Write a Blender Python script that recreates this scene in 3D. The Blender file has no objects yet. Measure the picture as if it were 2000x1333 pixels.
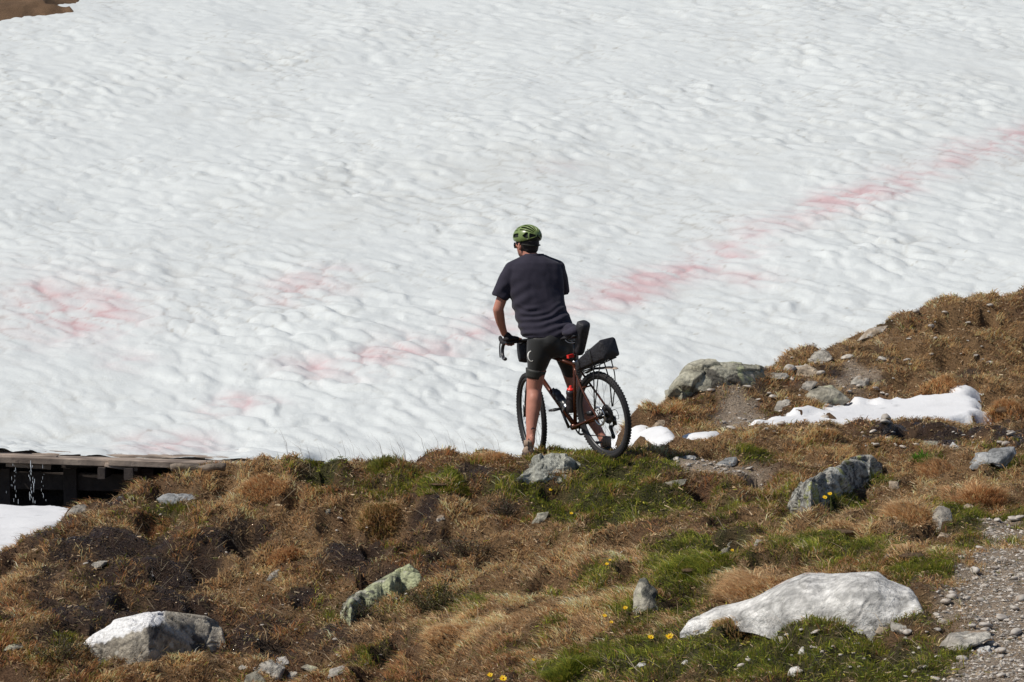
import bpy, bmesh, math, random
import numpy as np
from mathutils import Vector, Matrix, Quaternion

S = bpy.context.scene
COL = S.collection
rad = math.radians

# ------------------------------------------------------------------ camera, sky, sun, exposure
K = 8.0 / 28.0 / 2000.0            # tangent per photo pixel (photo is 2000 x 1333)
PITCH = rad(2.3)                   # camera looks slightly down
H = 2.03                           # camera height above the rider's ground
cam = bpy.data.cameras.new('camera')
cam.sensor_width = 36.0
cam.lens = 36.0 / (2000 * K)
cam.clip_start, cam.clip_end = 0.5, 3000
cam_o = bpy.data.objects.new('camera', cam)
cam_o.location = (0, 0, H)
cam_o.rotation_euler = (rad(90) - PITCH, 0, 0)
COL.objects.link(cam_o)
S.camera = cam_o

SUN_EL, SUN_VEC = rad(50), Vector((-0.92, -0.39))     # towards the sun, on the ground plane
SUN_VEC.normalize()
sd = Vector((SUN_VEC.x * math.cos(SUN_EL), SUN_VEC.y * math.cos(SUN_EL), math.sin(SUN_EL)))
W = bpy.data.worlds.new('World'); S.world = W; W.use_nodes = True
nt = W.node_tree
sky = nt.nodes.new('ShaderNodeTexSky'); sky.sky_type = 'NISHITA'; sky.sun_disc = False
sky.sun_elevation = SUN_EL; sky.sun_rotation = math.atan2(SUN_VEC.x, SUN_VEC.y)
sky.altitude = 2200; sky.air_density = 0.9; sky.dust_density = 1.0; sky.ozone_density = 1.0
bg = nt.nodes['Background']; bg.inputs['Strength'].default_value = 0.07
nt.links.new(sky.outputs[0], bg.inputs[0])
sl = bpy.data.lights.new('sun', 'SUN'); sl.energy = 3.55; sl.angle = rad(0.53); sl.color = (1.0, 0.945, 0.86)
so = bpy.data.objects.new('sun', sl); COL.objects.link(so)
so.location = (-30, 20, 40)
so.rotation_euler = sd.to_track_quat('Z', 'Y').to_euler()
S.view_settings.view_transform = 'Standard'; S.view_settings.look = 'None'
S.view_settings.gamma = 1.0; S.view_settings.exposure = 0.32; S.view_settings.use_curve_mapping = False
S.render.engine = 'CYCLES'
S.cycles.use_denoising = True
S.cycles.max_bounces = 6; S.cycles.diffuse_bounces = 4
S.cycles.sample_clamp_indirect = 6.0
S.render.film_transparent = False

# ------------------------------------------------------------------ pixel <-> place helpers
cp, sp = math.cos(PITCH), math.sin(PITCH)
def PT(u, v, Y):
    """place at world depth Y that shows at photo pixel (u, v)"""
    a = (np.asarray(u, float) - 1000) * K; b = -(np.asarray(v, float) - 666.5) * K
    t = Y / (cp + b * sp)
    return np.stack([a * t, np.broadcast_to(np.asarray(Y, float), np.shape(a * t)), H + (-sp + b * cp) * t], -1)
def V3(u, v, Y):
    return Vector(PT(u, v, Y).tolist())
def PX(p):
    p = np.asarray(p, float); x, y, z = p[..., 0], p[..., 1], p[..., 2] - H
    d = y * cp - z * sp; h = y * sp + z * cp
    return 1000 + x / d / K, 666.5 - h / d / K

# ------------------------------------------------------------------ numpy noise
def _h(ix, iy, s):
    n = (ix.astype(np.int64) * 374761393 + iy.astype(np.int64) * 668265263 + s * 1442695041) & 0xffffffff
    n = ((n ^ (n >> 13)) * 1274126177) & 0xffffffff
    return ((n ^ (n >> 16)) & 0xffffff) / float(0xffffff)
def vnoise(x, y, s=0):
    ix, iy = np.floor(x), np.floor(y); fx, fy = x - ix, y - iy
    ix, iy = ix.astype(np.int64), iy.astype(np.int64)
    fx = fx * fx * fx * (fx * (fx * 6 - 15) + 10); fy = fy * fy * fy * (fy * (fy * 6 - 15) + 10)
    a, b = _h(ix, iy, s), _h(ix + 1, iy, s); c, d = _h(ix, iy + 1, s), _h(ix + 1, iy + 1, s)
    return (a + (b - a) * fx + (c - a) * fy + (a - b - c + d) * fx * fy) * 2 - 1
def fbm(x, y, s=0, o=4, g=0.5):
    r = 0; a = 1.0; t = 0
    for k in range(o):
        r = r + a * vnoise(x * 2 ** k + 17.3 * k, y * 2 ** k - 9.1 * k, s + k); t += a; a *= g
    return r / t
def worley(x, y, s=0, j=0.85):
    """distance to the nearest and second nearest jittered cell point, and the nearest point itself"""
    ix, iy = np.floor(x).astype(np.int64), np.floor(y).astype(np.int64)
    f1 = np.full(x.shape, 9.0); f2 = np.full(x.shape, 9.0); cx = np.zeros(x.shape); cy = np.zeros(x.shape); cid = np.zeros(x.shape)
    for dx in (-1, 0, 1):
        for dy in (-1, 0, 1):
            px = ix + dx + 0.5 + (_h(ix + dx, iy + dy, s) - 0.5) * j
            py = iy + dy + 0.5 + (_h(ix + dx, iy + dy, s + 91) - 0.5) * j
            d = np.hypot(px - x, py - y); n = d < f1
            f2 = np.where(n, f1, np.minimum(f2, d)); f1 = np.where(n, d, f1)
            cx = np.where(n, px, cx); cy = np.where(n, py, cy); cid = np.where(n, _h(ix + dx, iy + dy, s + 7), cid)
    return f1, f2, cx, cy, cid
def sstep(a, b, x):
    t = np.clip((x - a) / (b - a), 0, 1); return t * t * (3 - 2 * t)

# ------------------------------------------------------------------ mesh / object helpers
def mesh_np(name, verts, faces, smooth=True, col=None, attrs=None):
    """faces: (n,3) or (n,4) int array, or a list of such arrays"""
    if not isinstance(faces, list): faces = [faces]
    faces = [np.asarray(f, np.int32) for f in faces if len(f)]
    me = bpy.data.meshes.new(name); verts = np.asarray(verts, np.float32)
    me.vertices.add(len(verts)); me.vertices.foreach_set('co', verts.ravel())
    loops = np.concatenate([f.ravel() for f in faces])
    tot = np.concatenate([np.full(len(f), f.shape[1], np.int32) for f in faces])
    st = np.concatenate([[0], np.cumsum(tot)[:-1]]).astype(np.int32)
    me.loops.add(len(loops)); me.loops.foreach_set('vertex_index', loops)
    me.polygons.add(len(tot)); me.polygons.foreach_set('loop_start', st); me.polygons.foreach_set('loop_total', tot)
    me.polygons.foreach_set('use_smooth', np.full(len(tot), smooth))
    me.update(calc_edges=True)
    if col is not None:
        a = me.color_attributes.new('tint', 'FLOAT_COLOR', 'POINT')
        c = np.ones((len(verts), 4), np.float32); c[:, :3] = col
        a.data.foreach_set('color', c.ravel())
    for k, d in (attrs or {}).items():
        a = me.attributes.new(k, 'FLOAT', 'POINT'); a.data.foreach_set('value', np.asarray(d, np.float32))
    return me
def obj(name, me, mat=None, parent=None, loc=None):
    if isinstance(me, bmesh.types.BMesh):
        b = me; me = bpy.data.meshes.new(name); b.to_mesh(me); b.free()
        for p in me.polygons: p.use_smooth = True
    o = bpy.data.objects.new(name, me); COL.objects.link(o)
    if mat is not None:
        me.materials.clear(); me.materials.append(mat)
    if parent is not None: o.parent = parent
    if loc is not None: o.location = loc
    return o
def tag(o, label=None, cat=None, group=None, kind=None):
    for k, v in (('label', label), ('category', cat), ('group', group), ('kind', kind)):
        if v: o[k] = v
    return o
def empty(name, loc, label, cat, group=None):
    o = bpy.data.objects.new(name, None); COL.objects.link(o); o.location = loc
    o.empty_display_size = 0.2
    return tag(o, label, cat, group)
def grid_faces(nr, nc, mask=None):
    i = np.arange((nr - 1) * nc).reshape(nr - 1, nc)[:, :-1].ravel()
    f = np.stack([i, i + 1, i + nc + 1, i + nc], -1)
    return f if mask is None else f[mask]

# ------------------------------------------------------------------ materials
def mat(name, base=(0.5, 0.5, 0.5), rough=0.8, metal=0.0, attr=False, var=0.0, vscale=20.0, bump=0.0, bscale=40.0,
        bdist=0.01, spec=0.4, rough_attr=None, col2=None, detail=6.0, sheen=0.0, trans=0.0, two=None):
    m = bpy.data.materials.new(name); m.use_nodes = True
    t = m.node_tree; N, L = t.nodes, t.links; b = N['Principled BSDF']
    b.inputs['Roughness'].default_value = rough; b.inputs['Metallic'].default_value = metal
    b.inputs['Specular IOR Level'].default_value = spec
    geo = N.new('ShaderNodeTexCoord'); out = None
    if attr:
        a = N.new('ShaderNodeAttribute'); a.attribute_name = 'tint'; out = a.outputs['Color']
    else:
        r = N.new('ShaderNodeRGB'); r.outputs[0].default_value = (*base, 1); out = r.outputs[0]
    if col2 is not None:
        n = N.new('ShaderNodeTexNoise'); n.inputs['Scale'].default_value = vscale * 0.5; n.inputs['Detail'].default_value = detail
        L.new(geo.outputs['Object'], n.inputs['Vector'])
        cr = N.new('ShaderNodeValToRGB'); cr.color_ramp.elements[0].position = 0.42; cr.color_ramp.elements[1].position = 0.6
        L.new(n.outputs['Fac'], cr.inputs['Fac'])
        mx = N.new('ShaderNodeMix'); mx.data_type = 'RGBA'
        L.new(cr.outputs['Color'], mx.inputs['Factor']); L.new(out, mx.inputs['A']); mx.inputs['B'].default_value = (*col2, 1)
        out = mx.outputs['Result']
    if var > 0:
        n = N.new('ShaderNodeTexNoise'); n.inputs['Scale'].default_value = vscale; n.inputs['Detail'].default_value = detail
        n.inputs['Roughness'].default_value = 0.65
        L.new(geo.outputs['Object'], n.inputs['Vector'])
        mr = N.new('ShaderNodeMapRange'); mr.inputs['From Min'].default_value = 0.25; mr.inputs['From Max'].default_value = 0.75
        mr.inputs['To Min'].default_value = 1 - var; mr.inputs['To Max'].default_value = 1 + var
        L.new(n.outputs['Fac'], mr.inputs['Value'])
        mx = N.new('ShaderNodeVectorMath'); mx.operation = 'SCALE'
        L.new(out, mx.inputs[0]); L.new(mr.outputs[0], mx.inputs['Scale']); out = mx.outputs[0]
    L.new(out, b.inputs['Base Color'])
    if bump > 0:
        n = N.new('ShaderNodeTexNoise'); n.inputs['Scale'].default_value = bscale; n.inputs['Detail'].default_value = 8
        n.inputs['Roughness'].default_value = 0.65
        L.new(geo.outputs['Object'], n.inputs['Vector'])
        bp = N.new('ShaderNodeBump'); bp.inputs['Strength'].default_value = bump; bp.inputs['Distance'].default_value = bdist
        L.new(n.outputs['Fac'], bp.inputs['Height']); L.new(bp.outputs[0], b.inputs['Normal'])
    if rough_attr:
        a = N.new('ShaderNodeAttribute'); a.attribute_name = rough_attr
        mr = N.new('ShaderNodeMapRange'); mr.inputs['To Min'].default_value = rough; mr.inputs['To Max'].default_value = 0.16
        L.new(a.outputs['Fac'], mr.inputs['Value']); L.new(mr.outputs[0], b.inputs['Roughness'])
    if sheen: b.inputs['Sheen Weight'].default_value = sheen; b.inputs['Sheen Roughness'].default_value = 0.5
    if trans:
        tr = N.new('ShaderNodeBsdfTranslucent'); L.new(out, tr.inputs['Color'])
        ms = N.new('ShaderNodeMixShader'); ms.inputs[0].default_value = trans
        L.new(b.outputs[0], ms.inputs[1]); L.new(tr.outputs[0], ms.inputs[2]); L.new(ms.outputs[0], N['Material Output'].inputs['Surface'])
    return m

M = {}
M['snow'] = mat('snow', attr=True, rough=0.6, spec=0.2, bump=0.35, bscale=28, bdist=0.02)
M['ground'] = mat('ground', attr=True, rough=0.95, spec=0.2, var=0.85, vscale=75, detail=10, bump=1.0, bscale=80, bdist=0.035, rough_attr='wet')
M['blade'] = mat('blade', attr=True, rough=0.75, spec=0.15, trans=0.3)

# ------------------------------------------------------------------ lie of the land: heights from known places
G = []       # (X, Y, Z)
def gp(u, v, Y): G.append(PT(u, v, Y))
def gz_pt(u, Y, Z): G.append(np.array([(u - 1000) * K * Y, Y, Z]))
for v, row in ((1420, ((-200, 21.6), (200, 22), (600, 21.8), (1000, 20), (1400, 17.6), (1800, 16.6), (2200, 16.2))),
               (1333, ((-200, 23), (0, 23), (300, 23.5), (600, 23.5), (900, 22), (1200, 20.2), (1600, 18.6), (2000, 18), (2200, 17.8))),
               (1200, ((-200, 24.2), (0, 24.4), (300, 24.9), (600, 25.2), (900, 24.2), (1200, 22.5), (1600, 20.9), (2000, 20.4), (2200, 20.2))),
               (1080, ((300, 26.4), (600, 26.6), (900, 26.0), (1200, 25), (1600, 23.6), (2000, 23.2), (2200, 23))),
               (980, ((300, 27.7), (600, 27.5), (900, 27.2), (1200, 26.9), (1600, 26.2), (2000, 25.9), (2200, 25.8))),
               (920, ((600, 28.2), (900, 27.7), (1200, 27.6), (1600, 27.7), (2000, 27.6), (2200, 27.5)))):
    for u, Y in row: gp(u, v, Y)
for u, v, Y in ((-150, 1215, 25.4), (0, 1122, 26.0), (60, 1078, 26.6), (125, 1036, 27.2), (200, 988, 27.9), (270, 950, 28.5), (360, 938, 28.8), (460, 936, 28.9),
                (560, 928, 28.8), (650, 913, 28.5), (750, 903, 28.2), (850, 901, 28.1), (970, 896, 28.05), (1035, 897, 28.2), (1100, 897, 28.0),
                (1180, 897, 28.0), (1240, 886, 28.6), (1300, 872, 29.2), (1400, 864, 29.8), (1480, 850, 30.5), (1600, 846, 31.2), (1700, 842, 31.6),
                (1850, 838, 31.9), (2000, 834, 32.1), (2200, 832, 32.2)): gp(u, v, Y)
# bank drops into the gully and behind the crest
for u, Y, Z in ((-200, 28.2, -1.3), (0, 28.2, -1.25), (120, 29, -1.2), (250, 30, -0.95), (0, 30.5, -1.25), (250, 31.5, -1.2), (400, 30.2, -0.62), (550, 30.4, -0.62),
                (700, 30.2, -0.65), (850, 30, -0.62), (1000, 29.8, -0.55), (1035, 28.85, -0.07), (1120, 29.6, -0.5), (1200, 30.2, -0.42),
                (-200, 32, -1.4), (100, 32.5, -1.4), (400, 32, -1.3), (700, 32, -1.3), (1000, 32, -1.2), (1150, 32, -0.9),
                (-200, 36, -1.4), (300, 36, -1.4), (800, 36, -1.2), (1150, 36, -0.6)): gz_pt(u, Y, Z)
# snow hollow and the hillside on the right
for u, v, Y in ((1250, 858, 31.3), (1330, 852, 31.5), (1420, 850, 31.6), (1250, 820, 32.4), (1300, 785, 33.0), (1340, 730, 33.7), (1400, 718, 34.0), (1480, 730, 34.1),
                (1560, 708, 34.5), (1600, 688, 34.9), (1720, 636, 36.2), (1820, 604, 36.9), (2000, 580, 37.6), (2200, 545, 38.6),
                (1350, 800, 32.6), (1450, 800, 32.8), (1560, 760, 33.5), (1560, 810, 32.9), (1700, 790, 33.5), (1700, 720, 34.5), (1850, 770, 33.8), (1820, 690, 35.1),
                (1980, 760, 34.1), (1980, 680, 35.6), (1500, 838, 32.0), (1900, 832, 32.5), (2150, 700, 35.2), (2150, 780, 33.6)): gp(u, v, Y)
for u, Y, Z in ((1230, 34, -0.5), (1340, 35.5, -0.1), (1480, 36, -0.05), (1600, 37, 0.2), (1720, 38.6, 0.25), (1850, 39.6, 0.4), (2000, 40.6, 0.5), (2200, 42, 0.9),
                (1230, 36, -0.5), (1500, 39, 0), (1900, 43, 0.4), (2200, 46, 0.9)): gz_pt(u, Y, Z)
G = np.array(G)
def _tps_fit(P, z, lam=0.004):
    n = len(P); d = np.hypot(P[:, None, 0] - P[None, :, 0], P[:, None, 1] - P[None, :, 1])
    Kt = np.where(d > 0, d * d * np.log(d + 1e-9), 0) + lam * np.eye(n)
    Q = np.column_stack([np.ones(n), P]); A = np.zeros((n + 3, n + 3)); A[:n, :n] = Kt; A[:n, n:] = Q; A[n:, :n] = Q.T
    return np.linalg.solve(A, np.concatenate([z, np.zeros(3)]))
_tw = _tps_fit(G[:, :2], G[:, 2])
def base_z(X, Y):
    X = np.asarray(X, float); sh = X.shape; X = X.ravel(); Y = np.asarray(Y, float).ravel(); r = np.empty(len(X))
    for i in range(0, len(X), 40000):
        x, y = X[i:i + 40000], Y[i:i + 40000]
        d2 = (x[:, None] - G[None, :, 0]) ** 2 + (y[:, None] - G[None, :, 1]) ** 2
        r[i:i + 40000] = (0.5 * d2 * np.log(d2 + 1e-12)) @ _tw[:-3] + _tw[-3] + _tw[-2] * x + _tw[-1] * y
    return r.reshape(sh)

# what grows where: blobs given at photo pixels, read through the place they show
def blobs(u, v, L):
    r = np.zeros(u.shape)
    for bu, bv, ru, rv, w in L:
        r = np.maximum(r, w * np.exp(-((u - bu) / ru) ** 2 - ((v - bv) / rv) ** 2))
    return r
GREEN = [(620, 920, 45, 28, 1), (745, 905, 32, 24, 1), (865, 938, 60, 26, 1), (700, 940, 120, 20, .45), (765, 960, 40, 28, .6), (1040, 965, 90, 40, 1.1),
         (1180, 925, 130, 38, 1.1), (1250, 990, 170, 50, 1), (1100, 1010, 90, 45, .8), (1420, 1000, 120, 50, .6), (1350, 1115, 120, 60, 1.0),
         (1200, 1130, 70, 40, .5), (1120, 1310, 75, 36, 1.2), (1230, 1270, 120, 45, .9), (1500, 1270, 260, 60, 1.1), (1720, 1300, 200, 45, 1.1), (1640, 1065, 170, 38, .9),
         (1790, 1115, 90, 50, 1), (1890, 1012, 110, 32, 1), (1650, 985, 70, 25, .9), (1480, 893, 70, 14, .8), (1600, 872, 70, 10, .7), (1250, 1180, 90, 50, .7), (340, 1010, 60, 25, .5),
         (110, 1262, 70, 34, .5), (960, 1180, 110, 45, .55), (900, 1270, 90, 40, .4), (1950, 930, 60, 30, .5), (1700, 920, 70, 25, .6), (700, 1290, 60, 30, .4), (1090, 885, 60, 10, .9), (640, 1210, 120, 30, .3)]
DRY = [(500, 935, 120, 45, 1), (450, 1000, 120, 40, .8), (740, 1010, 70, 34, 1), (1000, 1090, 120, 50, 1), (1150, 1080, 120, 40, 1), (1040, 1200, 120, 60, 1), (880, 1240, 110, 36, 1),
       (1130, 1230, 90, 30, .9), (1470, 1140, 85, 42, 1.4), (1640, 1030, 120, 22, 1.4), (1790, 975, 70, 60, 1.3), (1905, 955, 80, 36, 1.3), (1785, 1075, 65, 18, 1.2), (960, 890, 60, 16, 1),
       (1420, 872, 170, 18, 1.0), (620, 1050, 90, 50, .9), (520, 1120, 80, 50, .8), (560, 1010, 120, 60, .7), (1450, 1215, 70, 20, 1.2), (240, 1040, 90, 20, .7), (60, 1150, 90, 20, .7), (500, 1150, 90, 30, .8),
       (300, 1290, 160, 40, .8), (1640, 900, 90, 30, .7), (1930, 900, 60, 40, .8), (1330, 1020, 70, 40, .6), (1600, 780, 80, 25, .8), (1850, 690, 220, 60, 1.0), (1900, 630, 150, 40, .8), (1650, 690, 90, 30, .7), (1960, 760, 60, 60, 1.1), (1820, 760, 70, 35, 1.2)]
MUD = [(1640, 735, 90, 28, .9), (1760, 690, 110, 22, .85), (1500, 770, 60, 30, .8), (1380, 790, 60, 26, .7), (1900, 735, 90, 20, .8), (300, 1180, 140, 26, .9), (420, 1230, 90, 20, .8), (90, 1110, 90, 24, .8), (600, 1160, 60, 26, .8), (780, 1130, 40, 26, .8), (230, 1070, 130, 50, 1), (350, 1115, 120, 36, 1), (690, 1085, 70, 40, 1.1), (740, 1050, 70, 30, 1), (850, 990, 60, 50, .9), (150, 1185, 140, 30, .9), (900, 930, 40, 22, 1), (560, 1270, 160, 22, .9), (470, 1055, 60, 34, .8),
       (1350, 1285, 60, 14, .9), (870, 1080, 50, 60, .7), (1800, 852, 160, 12, 1.1), (1960, 850, 80, 22, 1.1), (1850, 745, 80, 14, 1), (1700, 700, 120, 30, .8), (540, 1200, 60, 30, .7), (420, 985, 60, 16, .8), (200, 985, 80, 20, .7), (650, 1250, 90, 30, .7)]
GRAVEL = [(1740, 660, 50, 16, .8), (1620, 765, 60, 20, .8), (1985, 1160, 115, 95, 1.6), (2000, 1290, 130, 75, 1.6), (1960, 1042, 65, 26, 1.3), (1385, 912, 95, 16, 1.2), (1450, 800, 55, 60, 1.0), (1680, 735, 45, 40, 1.0), (1850, 1333, 120, 16, 1.1), (1850, 1200, 40, 40, .8), (1560, 905, 60, 8, .7), (1850, 870, 60, 8, .8)]
def cover(X, Y, Z0):
    """weights of rust, dry, green, mud, gravel at a place"""
    u, v = PX(np.stack([X, Y, Z0], -1))
    u = u + 26 * fbm(X * 2.1, Y * 2.1, 301, 3); v = v + 14 * fbm(X * 2.3, Y * 2.3, 302, 3)
    n1, n2, n3, n4 = fbm(X * 4.1, Y * 3.3, 311, 5, .62), fbm(X * 3.7, Y * 3.0, 312, 5, .62), fbm(X * 4.5, Y * 3.6, 313, 5, .6), fbm(X * 6.1, Y * 5.1, 314, 4, .6)
    w = np.stack([0.46 + 0.45 * n4, 0.28 + .14 * sstep(550, 950, u) + .8 * blobs(u, v, DRY) + 1.0 * n1, -.04 + .14 * sstep(900, 1200, u) * sstep(890, 920, v) + 1.3 * blobs(u, v, GREEN) + 1.0 * n2, blobs(u, v, MUD) + .16 * sstep(700, 450, u) + 0.85 * n3, blobs(u, v, GRAVEL) * 1.3 + 0.45 * n4], -1)
    w = np.exp(6.5 * w); return w / w.sum(-1, keepdims=True)

def pits(X, Y):
    """hollows under overhanging turf"""
    wx = X + 0.12 * fbm(X * 3, Y * 3, 21, 2); wy = Y + 0.12 * fbm(X * 3, Y * 3, 23, 2)
    f1c, _, _, _, ck = worley(wx * 1.7 + 40, wy * 1.5, 8); f1d, _, _, _, cd = worley(wx * 3.3 + 10, wy * 2.6, 9)
    return np.maximum(sstep(.36, .18, f1c) * (ck > .5), sstep(.32, .18, f1d) * (cd > .72) * .7)
def ground_z(X, Y):
    X = np.asarray(X, float); Y = np.asarray(Y, float); z = base_z(X, Y)
    wx = X + 0.12 * fbm(X * 3, Y * 3, 21, 2); wy = Y + 0.12 * fbm(X * 3, Y * 3, 23, 2)
    f1, f2, _, _, ci = worley(wx * 2.6, wy * 1.9, 5)
    dome = np.clip(1 - (f1 / 0.62) ** 2, -0.6, 1) * (0.25 + 0.9 * ci)
    f1b, _, _, _, cj = worley(wx * 6.5, wy * 5.5, 6)
    dome2 = np.clip(1 - (f1b / 0.6) ** 2, -0.5, 1) * (0.3 + 0.7 * cj)
    amp = 1.0
    u, v = PX(np.stack([X, Y, z], -1))
    flat = blobs(u, v, GRAVEL); crest = np.exp(-((Y - 28.2) / 0.5) ** 2) * sstep(850, 950, u) * (1 - sstep(1250, 1350, u))
    amp = (1 - 0.75 * np.clip(flat, 0, 1)) * (1 - 0.65 * crest)
    pit = pits(X, Y) * (1 - np.clip(flat * 1.5, 0, 1)) * (1 - crest)
    return z + amp * (0.100 * dome + 0.034 * dome2 + 0.08 * fbm(X * 1.1, Y * 1.1, 31, 3) + 0.030 * fbm(X * 9, Y * 9, 33, 3) - 0.03 - .17 * pit)

# ------------------------------------------------------------------ ground sheet (a fan of the visible land, finer near the camera)
nr, nc = 500, 470
tx = np.linspace(-0.185, 0.185, nc); ty = 14.5 + (47 - 14.5) * np.linspace(0, 1, nr) ** 1.25
YY, TT = np.meshgrid(ty, tx, indexing='ij'); XX = TT * YY
ZZ = ground_z(XX, YY)
_gy, _gt = ty, tx
def gz(X, Y):
    """height of the built sheet (bilinear)"""
    X = np.asarray(X, float); Y = np.asarray(Y, float)
    fi = np.clip(np.interp(Y, _gy, np.arange(nr)), 0, nr - 1.001); fj = np.clip((X / Y - tx[0]) / (tx[1] - tx[0]), 0, nc - 1.001)
    i, j = fi.astype(int), fj.astype(int); a, b = fi - i, fj - j
    return (ZZ[i, j] * (1 - a) * (1 - b) + ZZ[i + 1, j] * a * (1 - b) + ZZ[i, j + 1] * (1 - a) * b + ZZ[i + 1, j + 1] * a * b)
_hy = np.linspace(15, 46, 1250)
def hit(u, v, sheet=None):
    """where the line of sight through photo pixel (u, v) first meets the ground"""
    p = PT(np.full(len(_hy), float(u)), np.full(len(_hy), float(v)), _hy)
    z = (sheet or gz)(p[:, 0], p[:, 1]); k = np.argmax(p[:, 2] < z)
    if p[k, 2] >= z[k]: k = len(_hy) - 1
    return Vector((p[k, 0], p[k, 1], float(z[k])))
WT = cover(XX, YY, base_z(XX, YY))
PAL = np.array([[.105, .054, .028], [.20, .122, .06], [.055, .052, .02], [.042, .027, .020], [.33, .262, .195]])
gc = np.einsum('ijk,kc->ijc', WT, PAL)
gc *= (1 + 0.25 * fbm(XX * 8, YY * 8, 41, 4))[..., None]
# peat inside the gully, coloured near-black for the shade under the bridge
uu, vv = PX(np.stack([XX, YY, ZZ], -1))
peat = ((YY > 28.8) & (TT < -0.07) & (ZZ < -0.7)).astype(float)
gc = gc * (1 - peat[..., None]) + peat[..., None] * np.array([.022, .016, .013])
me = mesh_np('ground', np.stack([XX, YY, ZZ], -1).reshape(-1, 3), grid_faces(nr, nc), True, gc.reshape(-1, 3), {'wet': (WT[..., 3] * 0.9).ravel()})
ground = tag(obj('ground', me, M['ground']), kind='structure')

# ------------------------------------------------------------------ the land beyond the frame, so that the place goes on
def far_z(X, Y):
    return -1.6 + 0.21 * np.clip(Y - 33, -60, 400) * (Y > 33) + 0.02 * (np.clip(Y, -400, 33) - 33) + 0.5 * fbm(X * 0.06, Y * 0.06, 71, 4)

# ------------------------------------------------------------------ snowfield with melt hollows and algae stains
SN0, SNY, SNS = -0.35, 33.0, 0.2093
def snow_plane(X, Y):
    p = SN0 + (Y - SNY) * SNS + 0.10 * fbm(X * 0.22, Y * 0.16, 51, 3) * sstep(33.5, 36, Y)
    d = -.228 - .03 * (X + 4.5) + .012 * (Y - 32) + .02 * fbm(X * 2, Y * 2, 53, 2)            # drift over the back of the footbridge
    return p + np.maximum(d - p, 0) * sstep(-1.7, -1.9, X)
def snow_relief(X, Y):
    # domes drawn out to the right and towards the camera, with sharp creases between them
    wx = X + 0.16 * fbm(X * 1.7, Y * 1.2, 61, 3); wy = Y + 0.22 * fbm(X * 1.7, Y * 1.2, 63, 3)
    ang = rad(-50) + 0.5 * fbm(X * 0.25, Y * 0.18, 65, 2)
    c, s = np.cos(rad(-50)), np.sin(rad(-50))
    a = wx * c + wy * s; b = -wx * s + wy * c
    f1, f2, _, _, ci = worley(a * 2.1, b * 4.2, 66)
    d1 = 1 - np.minimum(f1 / 0.75, 1.1) ** 2
    f1b, _, _, _, cj = worley(a * 4.7 + 3, b * 8.8, 67)
    d2 = 1 - np.minimum(f1b / 0.75, 1.1) ** 2
    big = fbm(X * 0.6, Y * 0.5, 69, 3)
    amp = 0.75 + 0.9 * fbm(X * 0.45, Y * 0.35, 70, 3)
    crease = np.clip(f1 / 0.75, 0, 1) ** 3
    return amp * (0.037 * d1 * (0.3 + 1.0 * ci) + 0.013 * d2 * (0.3 + 1.0 * cj)) + 0.06 * big + .012 * fbm(a * 5, b * 9, 72, 3), crease, np.exp(-((f2 - f1) / .07) ** 2)
nr2, nc2 = 570, 530
sy = 31.2 + (66 - 31.2) * np.linspace(0, 1, nr2) ** 1.15
sx = np.linspace(-0.2, 0.2, nc2)
SY, STX = np.meshgrid(sy, sx, indexing='ij'); SX = STX * SY
rel, crease, line = snow_relief(SX, SY)
SZ = snow_plane(SX, SY) + rel - 0.05
su, sv = PX(np.stack([SX, SY, snow_plane(SX, SY)], -1))
def seg(u, v, pts, ru, rv):
    r = np.zeros(u.shape)
    for (a, b, wa), (c, d, wb) in zip(pts[:-1], pts[1:]):
        t = np.clip(((u - a) * (c - a) + (v - b) * (d - b)) / ((c - a) ** 2 + (d - b) ** 2), 0, 1)
        r = np.maximum(r, (wa + (wb - wa) * t) * np.exp(-((u - a - t * (c - a)) / ru) ** 2 - ((v - b - t * (d - b)) / rv) ** 2))
    return r
uw = su + 30 * fbm(SX * 1.5, SY * 0.9, 81, 3); vw = sv + 14 * fbm(SX * 1.5, SY * 0.9, 83, 3)
stain = seg(uw, vw, [(610, 712, .4), (700, 705, .7), (820, 670, .6), (960, 625, .75), (1120, 575, .45)], 65, 19)
stain = np.maximum(stain, seg(uw, vw, [(1130, 575, .4), (1210, 555, .9), (1310, 525, .9), (1420, 480, .6), (1500, 440, .35), (1560, 415, .4), (1640, 388, 1.1), (1720, 370, .8), (1800, 335, .35), (1900, 290, .6), (2010, 265, 1.0)], 70, 21))
stain = np.maximum(stain, blobs(uw, vw, [(150, 605, 120, 40, .75), (70, 560, 60, 26, .5), (225, 590, 60, 24, .6), (590, 560, 80, 20, .5), (545, 575, 40, 14, .5), (475, 785, 60, 18, .8), (420, 800, 40, 14, .5), (330, 855, 90, 16, .6), (290, 870, 60, 12, .6),
                                              (1450, 530, 70, 18, .45), (240, 690, 60, 20, .3), (1090, 325, 60, 12, .15), (650, 530, 60, 16, .3), (100, 600, 200, 70, .25)]))
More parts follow.
